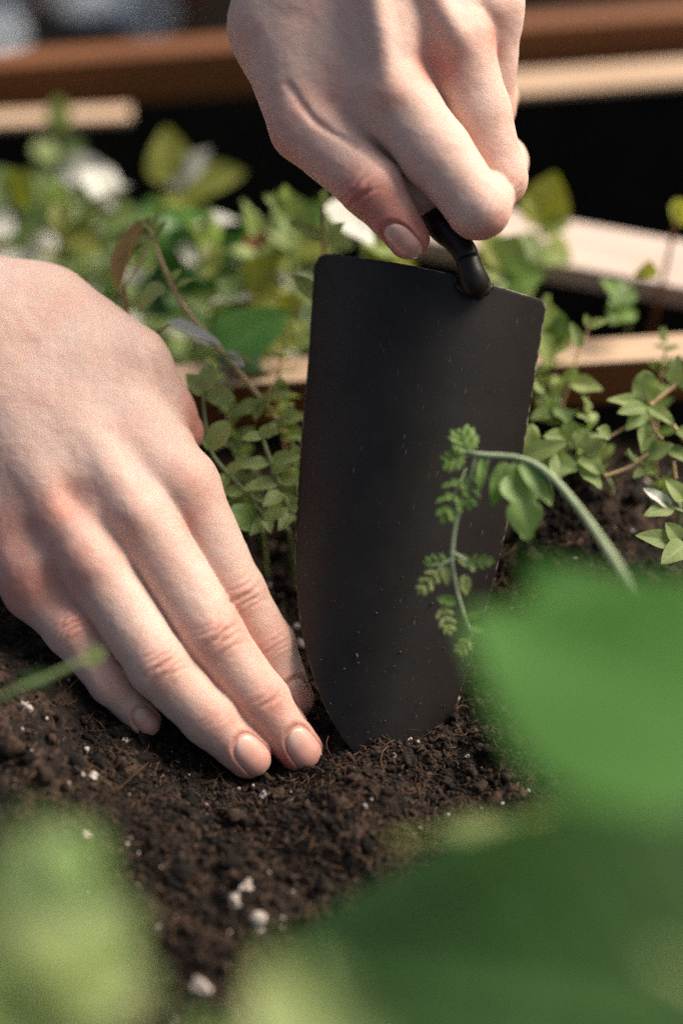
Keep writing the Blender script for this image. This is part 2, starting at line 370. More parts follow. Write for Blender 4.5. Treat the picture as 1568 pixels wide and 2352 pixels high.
class Hand:
    def __init__(s):
        s.palm = []; s.fingers = []; s.tendons = []; s.grooves = []; s.wr = []; s.nails = []; s.red = []; s.bumps = []; s.dirty = 0
    def bone(s, a, b, k=.8):
        s.palm.append((P(*a[:3]), P(*b[:3]), a[3], b[3], k))
    def finger(s, joints, kp=.45, dorsal=None, nail=True, wrinkles=True, group=0, red=.36):
        pts = [P(*j[:3]) for j in joints]; r = [j[3] for j in joints]
        s.fingers.append(([(pts[i], pts[i + 1], r[i], r[i + 1]) for i in range(len(pts) - 1)], kp, group))
        if dorsal is None: return
        d = nrm(dorsal)
        for qi, (i, amp) in enumerate(((1, 1.0), (2, .5))) if len(pts) > 3 else (((1, 0.4), (2, 1.0)) if False else ()):
            if not wrinkles: continue
            t = nrm(nrm(pts[i + 1] - pts[i]) + nrm(pts[i] - pts[i - 1])); n = nrm(d - t * (d @ t)); sd = np.cross(t, n)
            s.wr.append((pts[i] + n * r[i] * .9, t, n, sd, r[i], amp, len(s.wr)))
        t = nrm(pts[-1] - pts[-2]); n = nrm(d - t * (d @ t)); sd = np.cross(t, n)
        if nail:
            L = r[-1] * 2.05; hw = r[-1] * .67
            s.nails.append((pts[-1] - t * r[-1] * 1.14, t, n, sd, L, hw, r[-1]))
        s.red.append((pts[-1] + t * r[-1] * .5, r[-1] * 1.5, red + .30))
        for i in range(1, len(pts) - 1): s.red.append((pts[i] + n * r[i], r[i] * .9, red))
    def base(s, p, lo=None):
        d = None
        for a, b, ra, rb, k in s.palm:
            c = cone(p, a, b, ra, rb); d = c if d is None else smin(d, c, k)
        for a, b, ra, rb, k in s.tendons:
            d = smin(d, cone(p, a, b, ra, rb), k)
        for c, r, amp in s.bumps:
            q = p - c.astype(F32); d = d - F32(amp) * np.exp(-np.einsum('ij,ij->i', q, q) / F32(r * r))
        out = {}
        for segs, kp, grp in s.fingers:
            f = None
            for a, b, ra, rb in segs:
                c = cone(p, a, b, ra, rb); f = c if f is None else smin(f, c, .22)
            f = smin(d, f, kp)
            out[grp] = f if grp not in out else smin(out[grp], f, .07)
        r = None
        for g in out.values(): r = g if r is None else smin(r, g, .06)
        return r
    def detail(s, p, d):
        p32 = p
        for pts, width, amp in s.grooves:
            m = None
            for a, b in zip(pts[:-1], pts[1:]):
                c = cone(p32, a, b, 0, 0); m = c if m is None else np.minimum(m, c)
            d = d + F32(amp) * np.exp(-(m / F32(width)) ** 2)
        for c, t, n, sd, r, amp, seed in s.wr:
            q = p32 - c.astype(F32)
            near = np.einsum('ij,ij->i', q, q) < (r * 1.7) ** 2
            if not near.any(): continue
            q = q[near]
            x = q @ t.astype(F32) / r; y = q @ sd.astype(F32) / r; z = q @ n.astype(F32) / r
            side = np.exp(-(y / .75) ** 4) * np.clip(z + 1.05, 0, 1)
            rs = np.random.default_rng(seed * 13 + 5)
            e = -.095 * amp * np.exp(-((x / .55) ** 2 + (y / .6) ** 2))
            for x0, cv, wd, am in ((-.44, -.30, .08, .45), (-.20, -.18, .075, 1.0), (.06, .04, .085, 1.1), (.28, .24, .075, .8), (.50, .34, .07, .35)):
                j = rs.uniform(-.05, .05); ph = rs.uniform(0, 6.28); aa = am * rs.uniform(.55, 1.1)
                xc = x0 + j + cv * y * y + .03 * np.sin(y * 5 + ph) + .012 * np.sin(y * 13 + ph * 2)
                tt = np.exp(-((x - xc) / wd) ** 2) * np.exp(-((y - rs.uniform(-.15, .15)) / rs.uniform(.42, .75)) ** 2)
                e = e + .10 * amp * aa * tt
            dd = d[near] + (e * side * r).astype(F32); d = d.copy(); d[near] = dd
        for c, t, n, sd, L, hw, r in s.nails:
            q = p32 - c.astype(F32)
            near = np.einsum('ij,ij->i', q, q) < (L * 1.7) ** 2
            q = q[near]
            la = np.abs(q @ sd.astype(F32)) / hw; lb = (q @ t.astype(F32)) / L; z = q @ n.astype(F32)
            k2 = 2 * lb - 1; rr = np.where(k2 < 0, (la ** 2.4 + np.abs(k2) ** 2.4) ** (1 / 2.4), (la ** 4 + np.abs(k2) ** 4) ** .25)
            dor = (np.clip(z / r * 2.2, 0, 1))
            prox = np.clip((.98 - lb) * 3, 0, 1)
            e = .030 * np.clip((1.04 - rr) / .12, 0, 1) + .03 * np.exp(-((rr - 1.02) / .09) ** 2) * prox - .022 * np.exp(-((rr - 1.22) / .16) ** 2) * prox
            dd = d[near] + (e * dor).astype(F32); d = d.copy(); d[near] = dd
        return d
    def sdf(s, p):
        return s.detail(p, s.base(p))
    def bounds(s, pad):
        pts = []
        for a, b, ra, rb, k in s.palm: pts += [a - ra, a + ra, b - rb, b + rb]
        for segs, _, _ in s.fingers:
            for a, b, ra, rb in segs: pts += [a - ra, a + ra, b - rb, b + rb]
        pts = np.array(pts); return pts.min(0) - pad, pts.max(0) + pad
    def build(s, name, label, vox):
        lo, hi = s.bounds(.4)
        BK = 8
        n = (np.ceil((hi - lo) / (vox * BK))).astype(int)
        bs = vox * BK
        g = np.stack(np.meshgrid(*[np.arange(k) for k in n], indexing='ij'), -1).reshape(-1, 3)
        cen = (lo + (g + .5) * bs).astype(F32)
        dc = s.base(cen)
        D = np.empty(tuple(n * BK), F32)
        Dv = D.reshape(n[0], BK, n[1], BK, n[2], BK)
        Dv[:] = dc.reshape(n[0], 1, n[1], 1, n[2], 1)
        near = np.abs(dc) < bs * .87 + .12
        gi = g[near]
        off = np.stack(np.meshgrid(*[np.arange(BK)] * 3, indexing='ij'), -1).reshape(-1, 3)
        CH = 1500
        for i in range(0, len(gi), CH):
            b = gi[i:i + CH]
            p = (lo + (b[:, None, :] * BK + off[None]) * vox).astype(F32).reshape(-1, 3)
            d = s.sdf(p).reshape(len(b), BK, BK, BK)
            Dv[b[:, 0], :, b[:, 1], :, b[:, 2], :] = d
        pos, quads = surface_nets(D, lo, vox)
        # relax onto the true surface
        for it in range(2):
            p = pos.astype(F32); h = F32(.015)
            d0 = s.sdf(p); gr = np.zeros_like(p)
            for ax in range(3):
                e = np.zeros(3, F32); e[ax] = h
                gr[:, ax] = (s.sdf(p + e) - d0) / h
            ln = np.maximum(np.sqrt((gr ** 2).sum(1)), .3)
            pos = pos - (gr / (ln ** 2)[:, None]) * np.clip(d0, -.05, .05)[:, None]
        ln = np.maximum(np.sqrt((gr ** 2).sum(1)), .3); nr = gr / ln[:, None]
        pos = pos + nr * (.015 * vnoise(pos, .85, 41) + .008 * vnoise(pos, .33, 42) + .005 * vnoise(pos, .17, 43))[:, None]
        root = empty(name, pos[quads[0, 0]] * 0 + s.origin, label, 'hand')
        o = mesh_obj('skin', pos, quads, M['skin'], root, s.origin)
        red = np.zeros(len(pos))
        for c, r, amt in s.red:
            red += amt * np.exp(-((pos - c) ** 2).sum(1) / (r * r))
        dirt = np.zeros(len(pos))
        for c, t, n, sd, L, hw, r in s.nails:
            q = pos - c; la = np.abs(q @ sd) / hw; lb = (q @ t) / L; z = q @ n
            rr = (la ** 2.6 + np.abs(2 * lb - 1) ** 2.6) ** (1 / 2.6)
            red += .24 * np.exp(-((rr - 1.05) / .18) ** 2) * np.clip(z / r * 2, 0, 1) * ((q * q).sum(1) < (2 * L) ** 2)
        red += .11 * vnoise(pos, 1.3, 51) + .06 * vnoise(pos, .5, 52)
        for c, t, n, sd, L, hw, r in s.nails[:s.dirty]:
            q = pos - c; la = np.abs(q @ sd) / hw; lb = (q @ t) / L; rr = (la ** 2.6 + np.abs(2 * lb - 1) ** 2.6) ** (1 / 2.6); z = q @ n
            nearm = ((q * q).sum(1) < (2.2 * L) ** 2)
            dirt += nearm * (.50 * np.exp(-((rr - 1.03) / .07) ** 2) * np.clip(z / r * 2, 0, 1) + .95 * np.exp(-((lb - 1.15) / .22) ** 2) * (z < r * .35))
        fattr(o, 'dirt', np.clip(dirt, 0, 1))
        fattr(o, 'red', .10 + np.clip(red, -.3, .75))
        for nl in s.nails: s.nail_mesh(nl, root)
        return root
    def nail_mesh(s, nl, root):
        c, t, n, sd, L, hw, r = nl
        na, nb = 15, 21
        a = np.linspace(-1, 1, na); b = np.linspace(0, 1, nb)
        pts = []; al = []
        A, Bb = np.meshgrid(a, b, indexing='ij')
        k = 2 * Bb - 1
        w = np.where(k < 0, (1 - np.abs(k) ** 2.3) ** (1 / 2.3) * .97 + .03, (1 - np.abs(k) ** 4.0 * .62) ** .5)
        # proximal end curved like the lunula, free edge gently rounded
        y = Bb * L * (1 - .0) - .10 * L * np.where(Bb > .5, A * A * (Bb - .5) * 2, 0) + .05 * L
        base = c + t * y[..., None] + sd * (A * w * hw)[..., None]
        p = (base + n * (r * 1.9)).reshape(-1, 3)
        for _ in range(40):
            d = s.base(p.astype(F32)); p = p - n * np.clip(d, -.2, .5)[:, None] * .8
        prof = .022 - .045 * np.abs(A) ** 6 - .045 * np.exp(-Bb / .05) + .012 * Bb
        # free edge keeps on straight rather than following the tip down
        P3 = p.reshape(na, nb, 3)
        lim = int(nb * .66)
        for j in range(lim + 1, nb):
            ext = P3[:, j - 1] + (P3[:, j - 1] - P3[:, j - 2])
            P3[:, j] = .62 * P3[:, j] + .38 * ext
        q = P3.reshape(-1, 3)
        for _ in range(6):
            d = s.base(q.astype(F32)); q = q - nrm(n + t * .8) * np.clip(d - .035, 0, .3)[:, None]
        P3 = q.reshape(na, nb, 3) + n * prof[..., None]
        # underside of the free edge
        und = P3[:, -1] - n * .045 - t * .03
        P3 = np.concatenate([P3, und[:, None]], 1)
        vs = P3.reshape(-1, 3); nb2 = nb + 1
        f = [(i * nb2 + j, (i + 1) * nb2 + j, (i + 1) * nb2 + j + 1, i * nb2 + j + 1) for i in range(na - 1) for j in range(nb2 - 1)]
        o = mesh_obj('fingernail', vs, f, M['nail'], root, s.origin)
        fattr(o, 'along', np.concatenate([np.tile(b, (na, 1)), np.ones((na, 1))], 1).ravel())

def pressing_hand(vox):
    h = Hand(); h.origin = P(200, 1250, 0); h.dirty = 4
    UPD = V(.15, .25, 1)                     # the back of the hand faces up and to the camera
    # forearm and wrist
    h.bone((-700, 560, 6.0, 3.2), (-330, 640, 4.2, 2.9))
    h.bone((-330, 640, 4.2, 2.9), (-45, 765, 2.6, 2.35))
    # metacarpals
    h.bone((60, 735, 2.2, 1.7), (412, 1118, .75, 1.08), .7)
    h.bone((10, 800, 1.8, 1.7), (312, 1182, .05, 1.10), .7)
    h.bone((-40, 850, 1.5, 1.6), (204, 1285, -.35, 1.02), .7)
    h.bone((-80, 900, 1.8, 1.6), (84, 1348, .35, .98), .7)
    # palm flesh, thenar web, heel of the hand
    h.bone((60, 850, 3.0, 1.5), (300, 1190, 1.5, .9), .7)
    h.bone((-60, 980, 1.8, 1.5), (90, 1300, .2, .9), .7)
    h.bone((120, 738, 2.4, 1.55), (300, 842, 1.8, 1.2), .6)
    h.bone((200, 850, 1.7, 1.25), (375, 1030, 1.3, .85), .6)
    # tendons and knuckles on the back
    f = UPD * 1.0
    def T(a, b, ra, rb, k=.3): h.tendons.append((P(*a), P(*b), ra, rb, k))
    T((95, 1090, -.40), (208, 1290, -1.02), .22, .36, .4)
    T((40, 1150, -.05), (92, 1345, -.32), .2, .34, .4)
    T((215, 1010, -.05), (314, 1180, -.78), .18, .40, .5)
    T((300, 985, .35), (412, 1115, -.05), .16, .40, .5)
    for q, am in (((158, 1152, -.7), .20), ((262, 1240, -1.1), .22), ((365, 1165, -.7), .18), ((145, 1318, -.9), .22), ((70, 1240, -.6), .15)):
        h.bumps.append((P(*q), .6, -am))
    h.finger([(418, 1112, .6, 1.02), (540, 1362, 1.0, .90), (616, 1480, 1.25, .78), (672, 1606, 1.5, .635)], .5, V(.35, .25, 1), group=0)
    h.finger([(318, 1182, -.1, 1.04), (487, 1462, -.1, .95), (596, 1608, .1, .84), (688, 1724, .25, .68)], .5, V(.25, .3, 1), group=0)
    h.finger([(208, 1288, -.5, .98), (364, 1530, -.75, .88), (480, 1650, -.5, .79), (571, 1737, -.25, .665)], .5, V(.2, .3, 1), group=0)
    h.finger([(88, 1350, .3, .95), (162, 1446, -.4, .74), (255, 1570, -.2, .60), (332, 1656, .1, .49)], .4, V(-.05, .45, 1), group=0)
    h.finger([(300, 842, 1.8, 1.18), (380, 950, 2.2, .92), (418, 992, 2.5, .68)], .35, V(.6, .3, .4), nail=False, group=1)
    h.grooves.append(([P(345, 800, .6), P(372, 880, .8), P(420, 960, 1.0), P(462, 1022, 1.2)], .16, .10))
    h.red += [(P(425, 1109, -.3), .7, .30), (P(300, 1222, -1.1), .8, .2), (P(210, 1313, -1.4), .7, .25), (P(155, 1165, -1.0), .9, .32), (P(65, 1370, -.6), 1.2, .4),
              (P(30, 1250, -.6), 1.8, .32), (P(435, 1190, -.2), .35, .3), (P(465, 1000, 1.6), .5, .25), (P(0, 1100, -1.5), 1.3, .15), (P(100, 800, -1.5), 3, -.12)]
    return h.build('hand', 'bare hand with fingertips pressed into the soil left of the trowel', vox)

def gripping_hand(vox):
    h = Hand(); h.origin = P(850, 150, 0)
    # forearm and wrist (outside the frame)
    h.bone((860, -1000, 7.0, 3.0), (810, -600, 2.5, 2.75))
    h.bone((810, -600, 2.5, 2.75), (815, -330, .4, 2.5))
    h.bone((800, -300, -.1, 1.75), (900, 220, -.35, 1.18), .7)
    h.bone((850, -320, .1, 1.75), (1040, 95, .15, 1.12), .7)
    h.bone((890, -330, .5, 1.6), (1118, 15, .8, 1.02), .7)
    h.bone((920, -320, 1.2, 1.5), (1132, -60, 1.7, .95), .7)
    # thumb base, web, palm
    h.bone((730, -260, .2, 1.7), (655, 60, .8, 1.55), .8)
    h.bone((655, 60, .8, 1.55), (708, 284, .1, 1.12), .6)
    h.bone((730, 20, .3, 1.4), (850, 225, .1, 1.15), .6)
    h.bone((800, 50, 1.4, 1.4), (960, 200, 1.3, 1.0), .7)
    h.bone((700, 130, .5, 1.3), (800, 200, .3, 1.2), .6)
    h.bone((780, 250, .9, 1.0), (965, 440, .6, .75), .3)
    def T(a, b, ra, rb, k=.3): h.tendons.append((P(*a), P(*b), ra, rb, k))
    T((850, -60, -1.75), (893, 200, -1.38), .2, .36, .4)
    T((930, -130, -1.45), (1045, 85, -.82), .2, .40, .35)
    T((990, -180, -.9), (1125, 10, -.05), .2, .36, .35)
    for q, r, am in (((985, 150, -1.0), .75, .26), ((1108, 95, -.3), .6, .24), ((1175, 20, .8), .4, .15), ((790, 150, -1.2), .9, .05)):
        h.bumps.append((P(*q), r, -am))
    cam = V(0, .15, 1)
    h.finger([(903, 225, -.5, 1.10), (1000, 352, -.75, 1.03), (1099, 478, -1.0, .885), (1128, 430, 1.35, .80), (1045, 400, 2.7, .66)], .55, None, group=0)
    h.finger([(1045, 95, .05, 1.05), (1094, 255, .35, .97), (1142, 410, .65, .85), (1150, 372, 2.9, .80), (1065, 350, 4.1, .66)], .5, None, group=0)
    h.finger([(1122, 12, .8, .98), (1115, 250, 2.1, .85), (1130, 225, 4.2, .76), (1050, 215, 5.2, .62)], .5, None, group=0)
    h.finger([(1136, -60, 1.8, .9), (1128, 95, 3.3, .74), (1130, 80, 5.0, .62), (1060, 80, 5.8, .52)], .45, None, group=0)
    h.finger([(706, 288, .05, 1.10), (853, 430, -.45, .90), (939, 548, -.4, .60)], .3, V(-.62, -.25, 1), group=1)
    t = nrm(P(939, 548, -.4) - P(706, 288, .05)); n = V(-.35, -.1, 1); n = nrm(n - t * (n @ t)); sd = np.cross(t, n)
    h.wr.append((P(838, 445, -.45) + n * .82, t, n, sd, .88, 1.15, 3))
    for c_, tq, am in ((P(1099, 478, -1.0), nrm(P(1128, 430, 1.35) - P(903, 225, -.5)), .45), (P(1142, 410, .65), nrm(P(1150, 372, 2.9) - P(1045, 95, .05)), .2)):
        n = V(.45, -.6, .75); n = nrm(n - tq * (n @ tq)); h.wr.append((c_ + n * .80, tq, n, np.cross(tq, n), .86, am, len(h.wr) + 4))
    h.grooves.append(([P(662, 195, -.95), P(690, 238, -1.0), P(722, 278, -1.05), P(765, 311, -1.0), P(815, 331, -1.1)], .13, .11))
    h.grooves.append(([P(815, 331, -1.1), P(870, 372, -1.2), P(940, 437, -1.2)], .13, .06))
    h.red += [(P(1000, 155, -1), .7, .55), (P(1130, 100, 0), .6, .5), (P(890, 230, -1.5), .6, .25), (P(1120, 535, -1.3), .8, .45), (P(1185, 460, .2), .7, .35), (P(650, 335, -.4), .8, .3),
              (P(1040, 310, -.6), .5, .25), (P(1150, 230, 1.5), 1, .3), (P(880, 500, -1), 1.2, .35), (P(780, 420, -1), 1.2, .25), (P(700, 200, -.5), 1.8, .12), (P(925, 545, -.9), .8, .15)]
    return h.build('hand', 'bare hand gripping the neck of the black trowel from above', vox)
# ------------------------------------------------------------------ soil
HC = []                                     # surface points that the soil must pass through (x, y, z)
for (u, v, w, dz) in ((880, 1722, 0, .1), (735, 1770, .2, .12), (620, 1790, -.3, .12), (372, 1705, .3, 0), (715, 1650, 1.6, -.1), (60, 1560, -.4, 0), (100, 1800, -3.2, 0),
                      (600, 1960, -3.6, 0), (1040, 1650, .6, .2), (1500, 1120, 5.8, 0), (1320, 1112, 5.2, 0), (1100, 1900, -2.6, 0), (640, 1250, 6.6, 0), (-300, 1300, 3, 0)):
    q = P(u, v, w); HC.append((q[0], q[1], q[2] + dz))
HC = np.array(HC)
for x, y in ((-18, 22), (-6, 22), (6, 22), (18, 22), (18, 40), (18, 52), (0, 55), (-18, 53), (-10, 53), (10, 53), (8, 34), (14, 46)):
    HC = np.vstack([HC, [x, y, 0]])
def _k(a, b): return np.exp(-((a[:, None, :2] - b[None, :, :2]) ** 2).sum(-1) / (2 * 3.6 ** 2))
_W = np.linalg.solve(_k(HC, HC) + np.eye(len(HC)) * .04, HC[:, 2])
def soil_base(xy):
    r = np.zeros(len(xy))
    for i in range(len(HC)): r += _W[i] * np.exp(-((xy - HC[i, :2]) ** 2).sum(1) / (2 * 3.6 ** 2))
    return np.clip(r, -3, 4)
def soil_height(xy):
    p = np.concatenate([xy, np.zeros((len(xy), 1))], 1)
    z = soil_base(xy)
    z += .42 * vnoise(p, 3.1, 1) + .22 * vnoise(p, 1.25, 2) + .16 * np.abs(vnoise(p, .62, 3)) + .10 * vnoise(p, .33, 4) + .06 * vnoise(p, .17, 5)
    return z
def build_soil():
    xs = np.arange(-19, 19.01, .085); ys = np.arange(17, 54.6, .085)
    X, Y = np.meshgrid(xs, ys, indexing='ij'); xy = np.stack([X.ravel(), Y.ravel()], 1)
    z = soil_height(xy)
    v = np.concatenate([xy, z[:, None]], 1)
    nx, ny = len(xs), len(ys)
    i, j = np.meshgrid(np.arange(nx - 1), np.arange(ny - 1), indexing='ij'); a = (i * ny + j).ravel()
    f = np.stack([a, a + ny, a + ny + 1, a + 1], 1)
    o = mesh_obj('soil', v, f, M['soil'], None, (0, 40, 0))
    p = v / 1.0
    fattr(o, 'tone', .05 + .18 * vnoise(p, .5, 9))
    return tag(o, 'dark brown crumbly potting soil in the planter', 'soil', kind='structure')

def ico(sub):
    bm = bmesh.new(); bmesh.ops.create_icosphere(bm, subdivisions=sub, radius=1)
    v = np.array([x.co[:] for x in bm.verts]); f = np.array([[q.index for q in x.verts] for x in bm.faces]); bm.free()
    return v, f
def rand_rot(n):
    q = RNG.normal(size=(n, 4)); q /= np.linalg.norm(q, axis=1)[:, None]
    w, x, y, z = q.T
    return np.stack([np.stack([1 - 2 * (y * y + z * z), 2 * (x * y - z * w), 2 * (x * z + y * w)], -1),
                     np.stack([2 * (x * y + z * w), 1 - 2 * (x * x + z * z), 2 * (y * z - x * w)], -1),
                     np.stack([2 * (x * z - y * w), 2 * (y * z + x * w), 1 - 2 * (x * x + y * y)], -1)], 1)
def crumbs(n, sub, smin_, smax, seed, region, power=2.2):
    v0, f0 = ico(sub)
    s = smin_ * (1 - RNG.random(n) * (1 - (smin_ / smax) ** power)) ** (-1 / power)
    x0, x1, y0, y1 = region
    xy = np.stack([RNG.uniform(x0, x1, n), RNG.uniform(y0, y1, n)], 1)
    z = soil_height(xy) + s * RNG.uniform(-.2, .55, n)
    sc = RNG.uniform(.6, 1.25, (n, 3)) * s[:, None]
    R = rand_rot(n)
    d = 1 + .75 * vnoise(v0[None] * 1.0 + np.arange(n)[:, None, None] * 7.3, .6, seed)
    vv = v0[None] * d[..., None] * sc[:, None, :]
    vv = np.einsum('nij,nkj->nki', R, vv) + np.concatenate([xy, z[:, None]], 1)[:, None, :]
    ff = (f0[None] + (np.arange(n) * len(v0))[:, None, None]).reshape(-1, 3)
    tone = np.repeat(RNG.normal(.08, .2, n), len(v0))
    return vv.reshape(-1, 3), ff, tone
def build_crumbs():
    allv, allf, allt, off = [], [], [], 0
    for n, sub, a, b, seed, reg in ((2600, 2, .05, .2, 21, (-9, 9, 31, 50)), (52000, 1, .022, .10, 22, (-7.5, 8, 31, 50)), (1800, 2, .09, .36, 23, (-18, 18, 22, 53.5)), (9000, 1, .04, .16, 24, (-14, 14, 26, 53))):
        v, f, t = crumbs(n, sub, a, b, seed, reg)
        allv.append(v); allf.append(f + off); allt.append(t); off += len(v)
    o = mesh_obj('soil_crumbs', np.concatenate(allv), np.concatenate(allf), M['soil'], None, (0, 40, 0), smooth=False)
    fattr(o, 'tone', np.concatenate(allt))
    tag(o, 'loose crumbs and clods of dark potting soil', 'soil', kind='stuff')
def tube(pts, radii, ns=6, cap=True):
    pts = np.asarray(pts, float); n = len(pts)
    tg = np.gradient(pts, axis=0); tg /= np.maximum(1e-9, np.linalg.norm(tg, axis=1))[:, None]
    up = np.array([.3, .1, 1.0]); vs = []
    for i in range(n):
        a = nrm(np.cross(tg[i], up)); b = np.cross(tg[i], a)
        for k in range(ns):
            an = 2 * math.pi * k / ns; vs.append(pts[i] + radii[i] * (a * math.cos(an) + b * math.sin(an)))
    f = [(i * ns + k, i * ns + (k + 1) % ns, (i + 1) * ns + (k + 1) % ns, (i + 1) * ns + k) for i in range(n - 1) for k in range(ns)]
    if cap: f += [tuple(range(ns))[::-1], tuple((n - 1) * ns + k for k in range(ns))]
    return vs, f
def build_fibres():
    vs, fs = [], []
    for i in range(2200):
        x, y = RNG.uniform(-9, 9), RNG.uniform(30, 50)
        L = RNG.uniform(.15, .6) if i > 40 else RNG.uniform(.7, 1.6)
        a = RNG.uniform(0, 6.28); el = RNG.normal(0, .35); b = RNG.normal(0, 1.6)
        z = soil_height(np.array([[x, y]]))[0] + RNG.uniform(.02, .14)
        pts = []
        for t in np.linspace(0, 1, 5):
            an = a + b * t * .5
            pts.append((x + L * t * math.cos(an), y + L * t * math.sin(an), z + math.sin(el) * L * t - .15 * L * (t - .5) ** 2))
        r = RNG.uniform(.008, .024)
        v, f = tube(pts, [r, r * 1.1, r, r * .9, r * .5], 4)
        o = len(vs); vs += v; fs += [tuple(k + o for k in q) for q in f]
    o = mesh_obj('bark_fibres', vs, fs, M['fibre'], None, (0, 40, 0))
    tag(o, 'thin brown bark fibres strewn through the soil', 'fibres', kind='stuff')
def ground_hit(u, v):
    """where the line of sight at (u, v) meets the soil"""
    lo, hi = -45.0, 30.0
    ws = np.linspace(-35, 25, 400); pts = np.array([P(u, v, w) for w in ws])
    below = pts[:, 2] < soil_height(pts[:, :2])
    i = int(np.argmax(below)) if below.any() else len(ws) - 1
    return pts[i]
def flecks(soil):
    n = 260; v1, f1 = ico(1)
    xy = np.stack([RNG.uniform(-9, 9, n), RNG.uniform(28, 51, n)], 1); z = soil_height(xy) + .05
    sz = RNG.uniform(.025, .07, n); R = rand_rot(n)
    vv = v1[None] * (1 + .6 * vnoise(v1[None] + np.arange(n)[:, None, None] * 5.1, .7, 61))[..., None] * sz[:, None, None]
    vv = np.einsum('nij,nkj->nki', R, vv) + np.concatenate([xy, z[:, None]], 1)[:, None, :]
    ff = (f1[None] + (np.arange(n) * len(v1))[:, None, None]).reshape(-1, 3)
    o = mesh_obj('perlite_dust', vv.reshape(-1, 3), ff, M['perlite'], soil, (0, 40, 0), smooth=False); o['kind'] = 'stuff'
def build_perlite(soil):
    v0, f0 = ico(2)
    flecks(soil)
    grains = [(825, 1700, .24), (605, 1832, .22), (625, 1826, .13), (668, 1843, .15), (212, 1787, .22), (190, 1780, .14), (58, 1628, .3), (262, 1686, .13), (288, 1702, .15), (200, 1722, .11),
              (565, 2038, .24), (540, 2070, .30), (590, 2130, .40), (460, 2268, .30), (905, 1738, .12), (684, 1445, .2), (690, 1483, .22), (680, 1520, .12), (1050, 1608, .12), (728, 1652, .09),
              (690, 1862, .08), (475, 1850, .08), (1033, 1830, .14), (838, 1852, .1), (965, 1905, .1), (715, 2060, .1), (200, 1920, .2), (300, 1925, .14), (1270, 1100, .22), (1245, 1082, .16), (1420, 1090, .12),
              (1160, 1225, .1), (1210, 1290, .1), (1072, 1740, .1), (870, 1905, .07), (760, 1800, .07), (1450, 1225, .14), (1480, 1110, .2), (440, 1890, .09), (120, 1560, .12)]
    for (u, v, r) in grains:
        r = r * .78; c = ground_hit(u, v) + np.array([0, 0, r * .25])
        d = 1 + .6 * vnoise(v0 + c * 3.1, .7, 31) + .25 * vnoise(v0 + c, .3, 32)
        vv = v0 * d[:, None] * r * np.array([RNG.uniform(.8, 1.15), RNG.uniform(.75, 1.1), RNG.uniform(.65, .95)])
        R = rand_rot(1)[0]
        o = mesh_obj('perlite_grain', vv @ R.T + c, [tuple(q) for q in f0], M['perlite'], soil, (0, 40, 0), smooth=False)

# ------------------------------------------------------------------ planter boards
YAW = math.atan(.10)
def board(name, c, size, yaw, mat, parent=None, bev=.08, tilt=0, origin=None):
    bm = bmesh.new(); bmesh.ops.create_cube(bm, size=1)
    for v in bm.verts: v.co = Vector((v.co.x * size[0], v.co.y * size[1], v.co.z * size[2])) * .01
    bmesh.ops.bevel(bm, geom=bm.edges[:], offset=bev * .01, segments=2, affect='EDGES', profile=.6)
    me = bpy.data.meshes.new(name); bm.to_mesh(me); bm.free(); me.materials.append(mat)
    o = bpy.data.objects.new(name, me); C.objects.link(o)
    c = np.asarray(c, float) * .01
    if parent is not None:
        o.parent = parent; o.location = Vector(c) - parent.location
    else: o.location = c
    o.rotation_euler = (tilt, 0, yaw)
    return o
def at_u(u, y):
    """point on the ground plan of the frame: x for a picture column at ground distance y"""
    return (u - 784) / FPX * (y * math.cos(PITCH) + CAMH * math.sin(PITCH))
def build_planter():
    root = empty('wooden_planter', (0, 54, 0), 'long wooden planter box with black lining and stained board rims', 'planter')
    ey = np.array([-math.sin(YAW), math.cos(YAW), 0]); ex = np.array([math.cos(YAW), math.sin(YAW), 0])
    f0 = np.array([0, 53.45, 0])            # front face line of the middle rail
    board('rail', f0 + ey * .62 + [0, 0, 2.15], (120, 1.24, 1.75), YAW, M['wood'], root, .09)
    board('sunlit_top_strip', f0 + ey * .64 + [0, 0, 3.09], (120, 1.30, .12), YAW, M['wood_pale'], root, .03)  # added pale strip: sunlight on the rail's top put into colour
    board('liner_strip', f0 + ey * .75 + [0, 0, -6.2], (120, 1.1, 15.0), YAW, M['liner'], root, .03)
    g0 = np.array([0, 77.2, 0]); YF = math.atan(.15)
    ey = np.array([-math.sin(YF), math.cos(YF), 0])
    def flat(u, v, z=0.0):
        d = P(u, v, 0) - CAM; return CAM + d * ((z - CAMH) / d[2])
    def strip(q0, q1, depth, x0, x1):
        a, b = flat(*q0), flat(*q1); e = nrm(b - a); a = a - e * x0; b = b + e * x1; pn = np.array([-e[1], e[0], 0])
        board('ledge', (a + b) / 2 + pn * depth / 2 - [0, 0, .15], (np.linalg.norm(b - a), depth, .3), math.atan2(e[1], e[0]), M['wood_pale'], root, .06)
    strip((0, 284), (300, 270), 1.05, 40, 0)
    strip((1000, 228), (1568, 184), 1.75, 0, 40)  # ledge left out between the two strips to stand for the hand's shade
    board('back_board', g0 + ey * 2.6 + [0, 0, .2], (130, 1.3, 2.3), YF, M['wood'], root, .1)
    board('liner_strip', g0 + ey * 2.4 + [0, 0, -13.2], (130, 1.0, 24.6), YF, M['liner'], root, .03)
    board('liner_floor', f0 + ey * 12.5 + [0, 0, -25], (130, 25, 1.0), YAW, M['liner'], root, .03)
    board('front_board', (0, 15.8, -6), (120, 1.6, 15), 0, M['wood'], root, .1)
    board('bottom_board', (0, 35, -14.6), (120, 37, 1.2), 0, M['wood'], root, .1)
    return root
